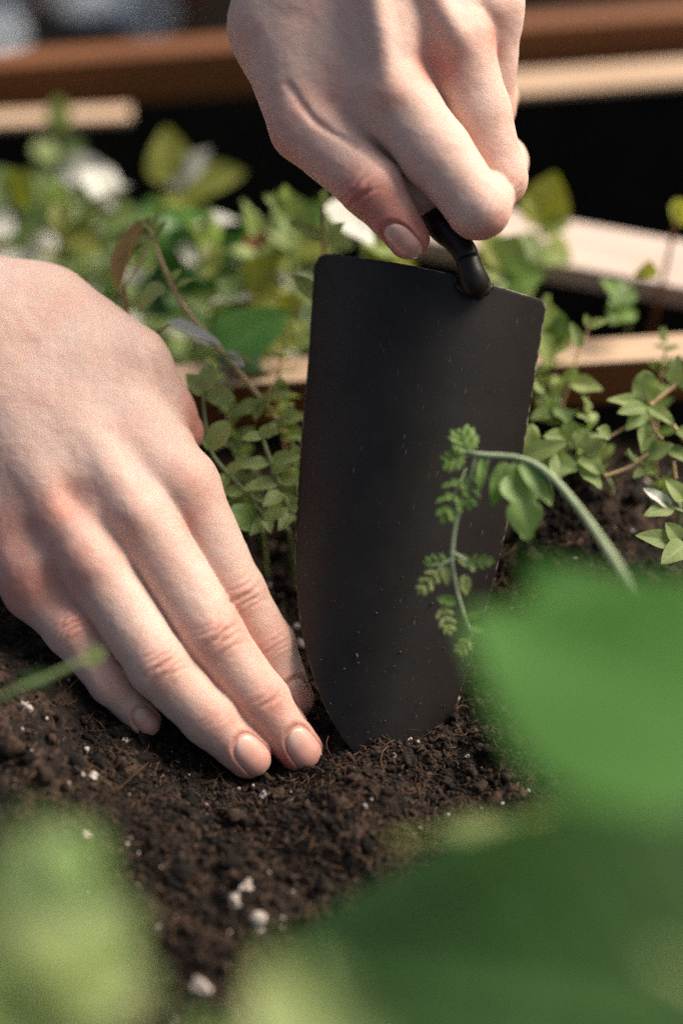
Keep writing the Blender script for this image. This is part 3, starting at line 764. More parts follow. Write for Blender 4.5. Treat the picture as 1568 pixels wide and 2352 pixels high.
# ------------------------------------------------------------------ trowel
def lerp_poly(pts, n):
    pts = np.array(pts, float); d = np.r_[0, np.cumsum(np.linalg.norm(np.diff(pts, axis=0), axis=1))]; d /= d[-1]
    s = np.linspace(0, 1, n)
    # smooth (Catmull-Rom) resampling
    out = []
    for x in s:
        i = min(len(d) - 2, max(0, int(np.searchsorted(d, x) - 1))); t = (x - d[i]) / (d[i + 1] - d[i])
        p0, p1, p2, p3 = pts[max(i - 1, 0)], pts[i], pts[i + 1], pts[min(i + 2, len(pts) - 1)]
        out.append(.5 * ((2 * p1) + (-p0 + p2) * t + (2 * p0 - 5 * p1 + 4 * p2 - p3) * t * t + (-p0 + 3 * p1 - 3 * p2 + p3) * t ** 3))
    return np.array(out)
def build_trowel():
    base = P(880, 1722, 0)
    root = empty('trowel', base, 'black steel hand trowel stuck upright in the soil', 'trowel')
    rows = [((722, 579), (1256, 692)), ((708, 810), (1222, 905)), ((695, 960), (1198, 1050)), ((684, 1120), (1165, 1205)), ((677, 1290), (1124, 1370)), ((689, 1430), (1086, 1500)), ((716, 1545), (1056, 1592)),
            ((754, 1640), (1030, 1666)), ((800, 1712), (990, 1724)), ((855, 1772), (925, 1776))]
    nl, na = 70, 48
    Lp = lerp_poly([r[0] for r in rows], nl); Rp = lerp_poly([r[1] for r in rows], nl)
    a0, a1 = np.array([1092.0, 655]), np.array([880.0, 1740]); ax = nrm(a1 - a0); pr = np.array([-ax[1], ax[0]]) * -1
    if pr[0] < 0: pr = -pr
    verts = np.zeros((nl, na, 3))
    for j, t in enumerate(np.linspace(0, 1, na)):
        tc, td = .075, .03
        st = 0
        if t < tc: st = .036 * (1 - math.sqrt(max(0, 1 - ((tc - t) / tc) ** 2)))
        if t > 1 - td: st = .012 * (1 - math.sqrt(max(0, 1 - ((t - 1 + td) / td) ** 2)))
        for i, s in enumerate(np.linspace(0, 1, nl)):
            q = (st + (1 - st) * s) * (nl - 1); i0 = min(nl - 2, int(q)); fr = q - i0
            l = Lp[i0] * (1 - fr) + Lp[i0 + 1] * fr; r = Rp[i0] * (1 - fr) + Rp[i0 + 1] * fr
            uv = l * (1 - t) + r * t; uv[1] -= 17 * math.sin(math.pi * t) * (1 - s) ** 4
            x = (uv - a0) @ pr / 78.4
            w = .17 * x * x + .32 * x
            verts[i, j] = P(uv[0], uv[1], w)
    f = [(i * na + j, (i + 1) * na + j, (i + 1) * na + j + 1, i * na + j + 1) for i in range(nl - 1) for j in range(na - 1)]
    o = mesh_obj('blade', verts.reshape(-1, 3), f, M['metal'], root, base)
    rim = np.zeros((nl, na)); rim[0, :] = 1; rim[:, 0] = 1; rim[:, -1] = 1; fattr(o, 'rim', rim.ravel())
    md = o.modifiers.new('s', 'SOLIDIFY'); md.thickness = .0014; md.offset = -1
    md = o.modifiers.new('b', 'BEVEL'); md.width = .0004; md.segments = 2; md.limit_method = 'ANGLE'; md.angle_limit = math.radians(50)
    # ferrule welded over the blade, shank and handle
    pts = lerp_poly([(*P(1096, 668, -.02),), (*P(1090, 652, -.2),), (*P(1084, 634, -.32),), (*P(1077, 612, -.34),), (*P(1072, 594, -.32),)], 12)
    rad = np.interp(np.linspace(0, 1, 12), [0, .2, .45, .75, .93, 1], [.24, .47, .43, .38, .372, .36])
    v, f = tube(pts, rad, 20); o = mesh_obj('ferrule', v, f, M['metal_gloss'], root, base)
    # weld bead that spreads on the blade
    pts = lerp_poly([(*P(1046, 655, -.12),), (*P(1066, 664, -.22),), (*P(1092, 668, -.24),), (*P(1118, 664, .02),), (*P(1132, 656, .12),)], 14)
    rad = np.interp(np.linspace(0, 1, 14), [0, .3, .55, .8, 1], [.07, .19, .25, .15, .05]) * (1 + .15 * np.sin(np.arange(14) * 2.1))
    v, f = tube(pts, rad, 12); mesh_obj('weld', v, f, M['metal_gloss'], root, base)
    pts = lerp_poly([(*P(1072, 596, -.32),), (*P(1065, 577, -.24),), (*P(1046, 552, -.05),), (*P(1018, 526, .2),), (*P(1000, 500, .6),), (*P(1003, 460, 1.1),), (*P(1015, 420, 1.3),)], 26)
    rad = np.interp(np.linspace(0, 1, 26), [0, .03, .2, .5, 1], [.357, .37, .385, .44, .5])
    v, f = tube(pts, rad, 20); mesh_obj('shank', v, f, M['metal_gloss'], root, base)
    pts = lerp_poly([(*P(1010, 440, 1.2),), (*P(1020, 390, 1.45),), (*P(1050, 250, 2.1),), (*P(1075, 110, 2.9),), (*P(1090, -40, 3.6),), (*P(1094, -110, 3.8),)], 30)
    rad = np.interp(np.linspace(0, 1, 30), [0, .05, .3, .7, .95, 1], [.55, .72, .82, .85, .8, .5])
    v, f = tube(pts, rad, 20); mesh_obj('handle', v, f, M['metal'], root, base)
    n = 75; v1, f1 = ico(1); rs = np.random.default_rng(3)
    ii = np.minimum(nl - 4, (nl * (1 - rs.random(n) ** 1.6 * .55)).astype(int) - 1); jj = rs.integers(2, na - 2, n)
    c = verts[ii, jj] + rs.normal(0, .08, (n, 3)) * [1, 0, 0] - FWD * .03
    sz = rs.uniform(.014, .036, n) * (1 + (rs.random(n) > .93) * 1.2); R = rand_rot(n)
    vv = v1[None] * (1 + .6 * vnoise(v1[None] + np.arange(n)[:, None, None] * 3.7, .7, 71))[..., None] * sz[:, None, None] * np.array([1.4, .8, .7])
    vv = np.einsum('nij,nkj->nki', R, vv) + c[:, None, :]
    o = mesh_obj('clinging_soil', vv.reshape(-1, 3), (f1[None] + (np.arange(n) * len(v1))[:, None, None]).reshape(-1, 3), M['fibre'], root, base, smooth=False); o['kind'] = 'stuff'
    return root

# ------------------------------------------------------------------ plants
def leaf_mesh(base, tip, width, nhint, kind='ovate', fold=.18, curl=.2, twist=0, seed=0):
    base = np.asarray(base, float); tip = np.asarray(tip, float)
    ax = tip - base; L = np.linalg.norm(ax); t = ax / L
    n = nrm(nhint - t * (nhint @ t)); s = np.cross(t, n)
    if twist: n, s = n * math.cos(twist) + s * math.sin(twist), s * math.cos(twist) - n * math.sin(twist)
    rs = np.random.default_rng(seed)
    nl, na = (15, 9) if kind != 'lobed' else (29, 13)
    vs = np.zeros((nl, na, 3)); uv = np.zeros((nl, na, 2))
    ph = rs.uniform(0, 6.28); wav = rs.uniform(.01, .05)
    for i in range(nl):
        b = i / (nl - 1)
        if kind == 'ovate': wd = (math.sin(math.pi * min(1, b ** .72)) ** .75) if 0 < b < 1 else .0
        elif kind == 'round': wd = (math.sin(math.pi * b ** .9) ** .5) if 0 < b < 1 else .0
        elif kind == 'spoon': wd = .12 + .88 * math.exp(-((b - .68) / .26) ** 2) if b < 1 else 0.0
        elif kind == 'broad': wd = (math.sin(math.pi * b ** .62) ** .8) if 0 < b < 1 else .0
        else:
            wd = (.25 + .75 * math.sin(math.pi * b ** .8) ** .8) * (.50 + .50 * abs(math.cos(b * math.pi * 2.6 + .4)) ** .7) if 0 < b < 1 else .03
        wd = max(wd, .02) * width * .5
        for j in range(na):
            a = j / (na - 1) * 2 - 1
            z = fold * abs(a) * wd - curl * L * (b * b - b * .2) + wav * L * math.sin(b * 9 + ph + a * 1.5) * abs(a)
            vs[i, j] = base + t * (b * L) + s * (a * wd) + n * z
            uv[i, j] = (a * .5 + .5, b)
    f = [(i * na + j, i * na + j + 1, (i + 1) * na + j + 1, (i + 1) * na + j) for i in range(nl - 1) for j in range(na - 1)]
    return vs.reshape(-1, 3), f, uv.reshape(-1, 2)
def add_leaf(root, org, base, tip, width, nhint, mat, kind='ovate', fold=.3, curl=.12, twist=0, seed=0):
    v, f, uv = leaf_mesh(base, tip, width, nhint, kind, fold, curl, twist, seed)
    o = mesh_obj('leaf', v, f, M[mat], root, org)
    ul = o.data.uv_layers.new(name='UVMap')
    li = np.zeros(len(o.data.loops), np.int32); o.data.loops.foreach_get('vertex_index', li)
    ul.data.foreach_set('uv', uv[li].astype(np.float32).ravel())
    return o
def root_down(root, org, p, r, mat):
    """the lower stem, down to the soil (or to the bottom of the rear trough)"""
    gz = float(soil_height(np.array([[p[0], p[1]]]))[0]) - .2 if p[1] < 53.2 else -24.45
    if p[2] - gz < .3: return
    k = .6 if p[1] < 53.2 else .2
    v, f = tube(lerp_poly([(p[0] + .1, p[1], gz), (p[0] + .12 * k, p[1] + .1, gz * .5 + p[2] * .5), tuple(p)], 8), np.linspace(r * 1.25, r, 8), 8)
    mesh_obj('stem', v, f, M[mat], root, org)
CAMN = V(0.1, .45, 1)
def plant(name, label, cat, stems, leaves, group=None, stem_mat='stem_green', leaf_mat='herb_bright'):
    """stems: lists of (u, v, w, r); leaves: (base uvw, tip uvw, width, options)"""
    b0 = stems[0][0]; org = P(*b0[:3])
    root = empty(name, org, label, cat, group)
    root_down(root, org, org, b0[3], stem_mat)
    for st in stems:
        pts = lerp_poly([(*P(*q[:3]), q[3]) for q in st], max(8, 5 * len(st)))
        v, f = tube(pts[:, :3], np.maximum(.01, pts[:, 3]), 8)
        mesh_obj('stem', v, f, M[stem_mat], root, org)
    for k, lf in enumerate(leaves):
        b, t, w = lf[:3]; o = dict(lf[3]) if len(lf) > 3 else {}
        n = o.pop('n', None); n = CAMN if n is None else V(*n)
        mat = o.pop('m', leaf_mat)
        if o.get('kind') == 'fern':
            o.pop('kind'); A, Bq = P(*b), P(*t); d = Bq - A; ln = np.linalg.norm(d); dn = d / ln; nn = nrm(n - dn * (n @ dn)); sd = np.cross(dn, nn)
            v_, f_ = tube([A, A + d * .5, A + d * .95], [.03, .025, .015], 6); mesh_obj('stem', v_, f_, M['stem_green'], root, org)
            for q, (s_, l_) in enumerate(((.25, 1.0), (.5, 1.05), (.75, .8))):
                for sg in (-1, 1):
                    B0 = A + d * s_; T0 = B0 + nrm(sd * sg * (.9 - .3 * q * .5) + dn * .75 + nn * .15) * w * l_
                    add_leaf(root, org, B0, T0, w * .46, n, mat, 'lobed', .3, .15, .2 * sg, k * 31 + q)
            add_leaf(root, org, A + d * .85, Bq + dn * w * .25, w * .42, n, mat, 'ovate', .3, .1, 0, k)
            continue
        if len(b) == 2: b = (*b, t[2] if len(t) > 2 else 0)
        if len(t) == 2: t = (*t, b[2])
        add_leaf(root, org, P(*b), P(*t), w, n, mat, seed=k * 7 + int(abs(b[0]) + abs(b[1])), **o)
    return root
def to_ground(q, z=-.3):
    """extends a stem straight down from a picture point to the soil"""
    p = P(*q[:3]); return p
def sprig(name, label, cat, path, n_pairs, leaf_len, leaf_w, group=None, leaf_mats=('herb',), stem_mat='stem_green', seed=0, r=.07, kind='ovate', root_z=None, tip_leaf=True):
    """a stem through world points (cm) with opposite pairs of leaves"""
    rs = np.random.default_rng(seed)
    pts = lerp_poly(path, 24)
    org = pts[0]; root = empty(name, org, label, cat, group)
    v, f = tube(pts, np.linspace(r, r * .45, 24), 7); mesh_obj('stem', v, f, M[stem_mat], root, org)
    root_down(root, org, org, r, stem_mat)
    az = rs.uniform(0, 6.28)
    for k in range(n_pairs):
        s = .22 + .78 * (k + .3) / n_pairs; i = min(22, int(s * 23)); p = pts[i]; tg = nrm(pts[min(i + 1, 23)] - pts[i - 1])
        a = nrm(np.cross(tg, [.2, .9, .3])); b = np.cross(tg, a); az += math.pi / 2 + rs.normal(0, .25)
        sz = (1.05 - .55 * s) * rs.uniform(.8, 1.15)
        for sg in (0, math.pi):
            d = nrm(a * math.cos(az + sg) + b * math.sin(az + sg) + tg * rs.uniform(.2, .8))
            add_leaf(root, org, p, p + d * leaf_len * sz, leaf_w * sz, nrm(tg + np.array([0, -.2, .5])), leaf_mats[rs.integers(len(leaf_mats))], kind, rs.uniform(.15, .45), rs.uniform(.05, .3), rs.normal(0, .3), int(rs.integers(9999)))
    if tip_leaf:
        for q in range(2):
            d = nrm(nrm(pts[-1] - pts[-3]) + rs.normal(0, .35, 3))
            add_leaf(root, org, pts[-1], pts[-1] + d * leaf_len * .6, leaf_w * .5, rs.normal(0, 1, 3), leaf_mats[0], kind, .4, .1, 0, q)
    return root

def build_plants():
    S = []
    # --- long woody sprig left of the trowel
    plant('herb_sprig', 'tall woody herb sprig with sparse small leaves leaning between hand and trowel', 'herb',
          [[(760, 1130, 5.40, .10), (690, 1010, 4.80, .09), (640, 968, 4.60, .085), (600, 918, 4.40, .085), (560, 868, 4.20, .085), (500, 796, 4.00, .085), (440, 728, 4.00, .08), (402, 672, 4.00, .08), (372, 603, 4.00, .07), (352, 548, 4.00, .06), (340, 520, 4.00, .04)],
           [(402, 672, 4.00, .05), (395, 645, 3.90, .05), (405, 625, 3.80, .03)], [(600, 918, 4.40, .05), (618, 900, 4.20, .05), (625, 880, 4.20, .04)], [(345, 560, 4.00, .05), (318, 610, 4.00, .04), (290, 655, 4.00, .035)]],
          [((378, 655, 3.90), (314, 708, 3.60), .62, dict(fold=.5, curl=.25, n=(.3, .8, .6))), ((400, 668, 3.90), (446, 634, 3.80), .42, dict(fold=.4, curl=.2, n=(-.3, .9, .5))),
           ((398, 640, 3.80), (415, 618, 3.60), .25, {}), ((396, 640, 3.80), (388, 622, 4.00), .22, {}),
           ((348, 548, 4.00), (298, 556, 3.80), .34, dict(fold=.5, curl=.25)), ((352, 545, 4.00), (382, 508, 3.90), .26, dict(fold=.5)), ((342, 525, 4.00), (326, 505, 3.80), .2, {}), ((345, 525, 4.00), (362, 490, 4.10), .24, dict(fold=.5)), ((355, 560, 4.00), (372, 520, 3.80), .2, {}),
           ((500, 800, 4.00), (385, 742, 3.60), .62, dict(m='silver', fold=.25, curl=.05, n=(.1, .9, .6))),
           ((512, 816, 3.90), (585, 822, 3.70), .52, dict(m='herb_pale', fold=.5, curl=.3, n=(0, 1, .35))), ((516, 812, 4.00), (560, 838, 3.40), .4, dict(m='silver', fold=.5, n=(0, .6, 1))),
           ((598, 925, 4.30), (526, 952, 3.90), .5, dict(fold=.4, curl=.2)), ((602, 918, 4.30), (585, 965, 3.90), .42, dict(fold=.4, n=(-.5, .5, 1))), ((605, 920, 4.30), (676, 892, 4.10), .5, dict(fold=.45, curl=.25, n=(0, 1, .4))), ((600, 935, 4.20), (604, 905, 4.10), .3, {}),
           ((640, 968, 4.50), (702, 950, 4.20), .5, dict(fold=.4, curl=.2)), ((645, 975, 4.50), (604, 1002, 4.20), .42, dict(fold=.4)), ((660, 985, 4.50), (700, 1010, 4.00), .5, {}), ((665, 985, 4.60), (672, 935, 4.40), .42, {})],
          stem_mat='stem_tan', leaf_mat='herb_pale')
    plant('withered_leaf', 'curled brown withered leaf hanging on a stalk above the pressing hand', 'leaf',
          [[(292, 760, 4.20, .06), (290, 700, 4.20, .06), (286, 655, 4.20, .05)]],
          [((345, 505, 4.40), (248, 672, 4.00), 1.05, dict(m='brown', fold=.8, curl=.18, n=(-.9, .3, .6))), ((350, 500, 4.40), (300, 585, 4.50), .5, dict(m='herb', fold=.6, n=(.4, .6, .6)))], stem_mat='stem_red')
    plant('dry_stalk', 'short reddish stalk with silvery dry leaf over the thumb', 'leaf',
          [[(330, 775, 3.80, .04), (360, 762, 3.70, .04), (388, 748, 3.60, .035)]],
          [((386, 738, 3.50), (508, 788, 3.20), .42, dict(m='silver', fold=.6, curl=.05, n=(-.2, .7, .7)))], stem_mat='stem_red')
    # --- bushy sprig at the left edge of the blade
    plant('herb_sprig', 'leafy herb shoot touching the left edge of the blade', 'herb',
          [[(700, 1230, 3.8, .09), (668, 1180, 3.2, .085), (640, 1110, 3.0, .08), (622, 1062, 2.9, .07), (600, 998, 2.8, .05)], [(668, 1180, 3.2, .06), (700, 1120, 3.2, .05), (690, 1060, 3.2, .04)]],
          [((600, 1002, 2.8), (556, 1005, 2.5), .36, dict(fold=.4, curl=.2)), ((604, 1000, 2.8), (640, 988, 2.7), .34, dict(fold=.4)), ((600, 1000, 2.8), (612, 975, 2.7), .28, {}),
           ((618, 1062, 2.9), (552, 1068, 2.5), .42, dict(fold=.4, curl=.25)), ((624, 1062, 2.9), (690, 1042, 2.8), .5, dict(fold=.4, curl=.25)), ((622, 1080, 2.8), (664, 1075, 2.3), .36, {}),
           ((638, 1108, 3.0), (560, 1118, 2.5), .46, dict(fold=.4, curl=.2)), ((640, 1108, 3.0), (698, 1090, 3.0), .5, {}), ((646, 1130, 2.9), (606, 1160, 2.3), .5, dict(m='herb_pale')),
           ((660, 1160, 3.1), (596, 1200, 2.7), .5, {}), ((664, 1165, 3.1), (700, 1150, 3.0), .5, {}), ((690, 1075, 3.2), (676, 1020, 3.0), .5, {}), ((690, 1085, 3.2), (704, 1040, 3.2), .42, {}), ((668, 1180, 3.0), (640, 1215, 2.4), .4, {})], leaf_mat='herb_pale')
    plant('herb_sprig', 'arching herb shoot with rounded leaves beside the pressing index finger', 'herb',
          [[(665, 1225, 3.6, .08), (620, 1170, 3.4, .08), (575, 1140, 3.2, .075), (520, 1085, 3.0, .07), (484, 1035, 3.0, .06), (470, 960, 3.2, .055), (466, 900, 3.4, .05)], [(575, 1140, 3.2, .05), (610, 1195, 2.6, .04)]],
          [((480, 1030, 3.0), (524, 968, 2.8), .72, dict(fold=.35, curl=.1, kind='round')), ((486, 1030, 3.0), (462, 1010, 2.8), .3, {}), ((468, 905, 3.4), (428, 858, 3.2), .6, dict(fold=.4, m='herb_pale')), ((468, 900, 3.4), (484, 832, 3.4), .62, dict(fold=.4)), ((474, 905, 3.3), (538, 918, 3.0), .68, dict(kind='round', fold=.2)),
           ((520, 1085, 3.0), (562, 1064, 2.8), .4, {}), ((520, 1090, 3.0), (500, 1130, 2.7), .4, dict(fold=.4)), ((560, 1130, 3.1), (505, 1130, 2.8), .42, dict(fold=.4)), ((565, 1130, 3.1), (600, 1100, 3.2), .4, {}),
           ((590, 1205, 2.9), (530, 1170, 2.3), .85, dict(kind='round', fold=.15, m='lobed')), ((610, 1190, 2.9), (575, 1228, 2.4), .4, {}), ((610, 1190, 2.7), (622, 1222, 2.3), .35, {}), ((560, 1150, 3.1), (520, 1150, 3.4), .5, {})], leaf_mat='herb_pale')
    # --- big smooth leaf behind
    plant('broad_leaf_plant', 'single large smooth green leaf behind the herb sprigs', 'plant',
          [[(470, 1010, 9.0, .12), (480, 900, 8.5, .10), (500, 815, 8.0, .08)]],
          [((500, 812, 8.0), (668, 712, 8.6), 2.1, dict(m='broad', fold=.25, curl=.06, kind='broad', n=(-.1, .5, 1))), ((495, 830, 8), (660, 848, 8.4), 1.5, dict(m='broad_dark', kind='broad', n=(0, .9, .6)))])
    # --- right of the trowel
    plant('herb_sprig', 'small upright seedling in front of the sunlit rail right of the blade', 'herb',
          [[(1290, 985, 5.0, .08), (1290, 930, 5.0, .07), (1308, 880, 5.0, .06), (1325, 820, 5.2, .055), (1345, 770, 5.4, .05), (1352, 748, 5.4, .04)]],
          [((1332, 800, 5.3), (1312, 740, 5.0), .42, dict(fold=.4)), ((1350, 750, 5.4), (1394, 732, 5.2), .34, dict(fold=.4, curl=.2, m='herb_pale')), ((1350, 750, 5.4), (1344, 722, 5.2), .28, {}),
           ((1305, 878, 5.0), (1384, 894, 4.6), .62, dict(fold=.4, curl=.1, m='herb_pale')), ((1305, 878, 5.0), (1318, 840, 4.7), .5, {}), ((1292, 930, 5.0), (1218, 960, 4.6), .62, dict(fold=.35)), ((1290, 940, 5.0), (1300, 968, 4.2), .7, dict(m='herb')), ((1288, 950, 5.0), (1242, 935, 5.4), .55, {})], stem_mat='stem_brown')
    plant('herb_plant', 'dense leafy herb clump hugging the right edge of the blade', 'herb',
          [[(1260, 1110, 3.8, .09), (1250, 1060, 3.6, .08), (1275, 1010, 3.6, .07), (1300, 985, 3.6, .06)], [(1260, 1110, 3.8, .08), (1330, 1050, 3.4, .06), (1370, 1020, 3.2, .06)], [(1372, 1095, 3.2, .07), (1340, 1050, 3.2, .05)]],
          [((1195, 1065, 3.2), (1222, 972, 3.2), .85, dict(kind='round', fold=.2, m='herb_pale')), ((1190, 1055, 3.1), (1300, 1012, 2.8), .7, dict(fold=.25)), ((1235, 1060, 3.2), (1330, 1075, 2.7), .95, dict(fold=.2)), ((1300, 1010, 3.4), (1318, 968, 3.2), .6, dict(kind='round')), ((1300, 1010, 3.4), (1250, 1000, 3.0), .6, {}),
           ((1335, 1045, 3.2), (1378, 1085, 2.6), .7, dict(fold=.3)), ((1340, 1040, 3.2), (1390, 1010, 3.0), .62, dict(m='herb_pale')), ((1320, 1030, 3.2), (1345, 985, 3.2), .55, dict(kind='round')), ((1300, 1050, 3.2), (1270, 1098, 2.6), .8, {}), ((1330, 1060, 3.2), (1380, 1120, 2.4), .55, {}), ((1260, 1050, 3.4), (1215, 1082, 2.8), .7, {})])
    plant('herb_plant', 'straggly herb with brown stems at the right edge', 'herb',
          [[(1640, 1130, 3.0, .08), (1590, 1040, 3.0, .075), (1530, 960, 3.2, .07), (1490, 925, 3.4, .06), (1480, 900, 3.4, .05)], [(1490, 930, 3.4, .07), (1530, 900, 3.6, .07), (1600, 840, 3.8, .07)], [(1385, 1095, 3.0, .07), (1440, 1075, 3.0, .065), (1490, 1040, 3.0, .06), (1520, 1020, 3.0, .05)],
           [(1480, 950, 3.4, .06), (1430, 985, 3.2, .055), (1385, 1010, 3.0, .05)], [(1550, 1100, 3.0, .06), (1545, 1060, 3.0, .05)], [(1490, 950, 3.3, .05), (1500, 985, 3.2, .05), (1520, 1010, 3.1, .05)]],
          [((1488, 925, 3.4), (1476, 852, 3.2), .85, dict(kind='round', fold=.25, n=(-.2, .2, 1))), ((1480, 930, 3.4), (1395, 915, 3.0), .5, dict(fold=.4, curl=.1, m='herb_pale')), ((1485, 935, 3.3), (1440, 985, 2.8), .6, dict(fold=.3)), ((1490, 935, 3.3), (1548, 972, 2.8), .5, dict(fold=.4)), ((1480, 935, 3.2), (1420, 945, 2.6), .5, {}),
           ((1480, 960, 3.2), (1475, 1040, 2.7), .42, dict(fold=.5)), ((1480, 1048, 3.0), (1545, 1020, 2.6), .62, dict(fold=.3)), ((1490, 1040, 3.0), (1500, 1000, 2.8), .5, dict(fold=.4)), ((1540, 880, 3.6), (1558, 815, 3.4), .5, {}), ((1400, 1000, 3.0), (1372, 985, 2.7), .5, {}), ((1560, 890, 3.6), (1600, 860, 3.4), .6, {}),
           ((1535, 1030, 3.0), (1590, 1060, 2.4), .5, {}), ((1555, 985, 3.0), (1600, 1010, 2.6), .5, {})], stem_mat='stem_brown')
    plant('herb_plant', 'flat pale leaves lying on the soil at the right edge', 'herb',
          [[(1600, 1190, 2.0, .06), (1540, 1165, 2.0, .05), (1490, 1145, 2.0, .04)], [(1620, 1260, 1.0, .06), (1560, 1250, 1.0, .05), (1500, 1240, 1.0, .04)]],
          [((1540, 1165, 2.0), (1480, 1120, 1.6), .42, dict(fold=.4, m='silver')), ((1545, 1165, 2.0), (1480, 1180, 1.4), .5, {}), ((1560, 1250, 1.0), (1462, 1226, .6), .62, dict(fold=.3)), ((1560, 1245, 1.0), (1530, 1200, .8), .6, dict(fold=.3)), ((1570, 1150, 2), (1530, 1100, 1.8), .6, dict(m='herb_pale')), ((1575, 1250, 1), (1520, 1290, .3), .7, {})])
    # --- seedling with lobed leaves in front of the blade
    G = 'lobed'
    plant('lobed_seedling', 'drooping seedling with lobed leaves in front of the blade', 'seedling',
          [[(1560, 1560, -12.0, .13), (1470, 1380, -9.0, .12), (1400, 1270, -6.8, .115), (1330, 1170, -5.0, .11), (1255, 1085, -4.0, .10), (1190, 1052, -3.6, .085), (1110, 1045, -3.4, .08), (1075, 1040, -3.3, .06)],
           [(1092, 1048, -3.3, .06), (1082, 1090, -3.3, .055), (1062, 1145, -3.2, .055), (1045, 1210, -3.2, .06), (1038, 1285, -3.2, .06), (1048, 1350, -3.2, .05), (1064, 1410, -3.2, .045), (1084, 1466, -3.2, .04)],
           [(1040, 1282, -3.2, .05), (1015, 1296, -3.2, .04), (985, 1300, -3.1, .03)], [(1042, 1270, -3.2, .05), (1070, 1290, -3.3, .04), (1085, 1315, -3.4, .03)], [(1125, 1050, -3.4, .05), (1105, 1090, -3.4, .04), (1095, 1110, -3.4, .03)]],
          [((1085, 1052, -3.3), (1058, 992, -3.1), .55, dict(m=G, kind='fern')), ((1080, 1045, -3.3), (1022, 1062, -3.2), .45, dict(m=G, kind='fern')),
           ((1070, 1075, -3.3), (1018, 1195, -3.4), .55, dict(m='lobed', kind='fern')), ((1085, 1070, -3.2), (1078, 1165, -3.4), .42, dict(m='lobed', kind='fern')),
           ((1160, 1060, -3.6), (1130, 1165, -3.8), .52, dict(m=G, fold=.35, curl=.12)), ((1185, 1060, -3.6), (1214, 1238, -4.2), 1.25, dict(m=G, kind='lobed', fold=.2, curl=.1)), ((1195, 1060, -3.7), (1268, 1160, -4.2), .55, dict(m=G, fold=.3, curl=.1)), ((1110, 1050, -3.4), (1100, 1130, -3.6), .3, dict(m=G, fold=.4)),
           ((1040, 1285, -3.2), (976, 1290, -3.0), .30, dict(m=G, kind='fern')), ((1015, 1298, -3.2), (964, 1360, -3.2), .36, dict(m='herb_pale', kind='fern')), ((1020, 1300, -3.2), (1028, 1345, -3.2), .3, dict(m='herb_pale')),
           ((1050, 1275, -3.2), (1092, 1310, -3.4), .3, dict(m='herb_pale', fold=.4)), ((1065, 1290, -3.3), (1130, 1290, -3.6), .3, dict(m=G, kind='fern')), ((1064, 1320, -3.2), (1072, 1368, -3.2), .34, dict(m='herb_pale')),
           ((1048, 1385, -3.2), (1000, 1372, -3.0), .34, dict(m='lobed')), ((1010, 1380, -3.1), (1034, 1452, -3.2), .36, dict(m='herb_pale', kind='fern')), ((1068, 1420, -3.2), (1100, 1405, -3.4), .25, dict(m=G, kind='lobed')), ((1082, 1460, -3.2), (1052, 1500, -3.2), .3, dict(m='herb_pale', kind='fern')), ((1078, 1440, -3.2), (1110, 1450, -3.3), .22, dict(m=G))],
          stem_mat='stem_grey', leaf_mat='lobed')
    def near(label, base, top, pairs, ln, wd, mats, seed, sm='stem_green'):
        b, t = P(*base), P(*top); m = b * .5 + t * .5 + np.random.default_rng(seed).normal(0, .25, 3)
        sprig('herb_sprig', label, 'herb', [tuple(b), tuple(m), tuple(t)], pairs, ln, wd, 'small herbs around the blade', mats, sm, seed, .07, 'ovate')
    HB, HP = 'herb_bright', 'herb_pale'
    near('short herb shoot half hidden behind the left blade edge', (690, 1190, 4.5), (655, 905, 4.6), 6, .95, .62, (HB, HP), 301)
    near('low herb shoot in the dark gap beside the pressing index finger', (600, 1215, 4.5), (545, 1010, 4.8), 5, .9, .6, (HB, HP), 302)
    near('leafy shoot under the large smooth leaf', (590, 1090, 6), (500, 850, 6.5), 6, 1.0, .7, (HP, HB), 303)
    near('herb shoot leaning over the rail left of the blade', (650, 1000, 6.5), (660, 770, 6.5), 6, 1.0, .7, (HP, 'yellow'), 304, 'stem_brown')
    near('leafy shoot in front of the liner right of the blade', (1290, 1100, 5.0), (1245, 905, 5.0), 6, 1.0, .7, (HB, HP), 305)
    near('bushy shoot between the blade and the straggly herb', (1400, 1110, 4.5), (1350, 950, 4.5), 6, 1.0, .7, (HP, HB), 306)
    near('herb shoot rising above the sunlit rail near the right edge', (1500, 1050, 6.0), (1530, 790, 6.0), 7, .95, .62, (HB, 'lobed'), 307, 'stem_brown')
    near('low leafy shoot on the soil mound at the right edge', (1560, 1160, 3.0), (1470, 1060, 3.0), 4, .95, .6, (HP, HB), 308)
    near('pale herb shoot behind the top right blade corner', (1300, 960, 7.0), (1250, 720, 7.0), 6, 1.1, .75, (HP, HB), 309)
    # --- blurred sprig that crosses the little finger
    plant('thin_sprig', 'thin blurred green sprig crossing below the pressing hand', 'herb',
          [[(-120, 1700, -8.5, .12), (0, 1606, -9.0, .10), (110, 1556, -9.2, .09), (200, 1514, -9.2, .07)]],
          [((120, 1552, -9.2), (30, 1575, -9.0), .5, dict(m='broad_dark')), ((196, 1520, -9.2), (236, 1492, -9.3), .48, dict(m='herb_pale', kind='round', fold=.1))], stem_mat='stem_green')
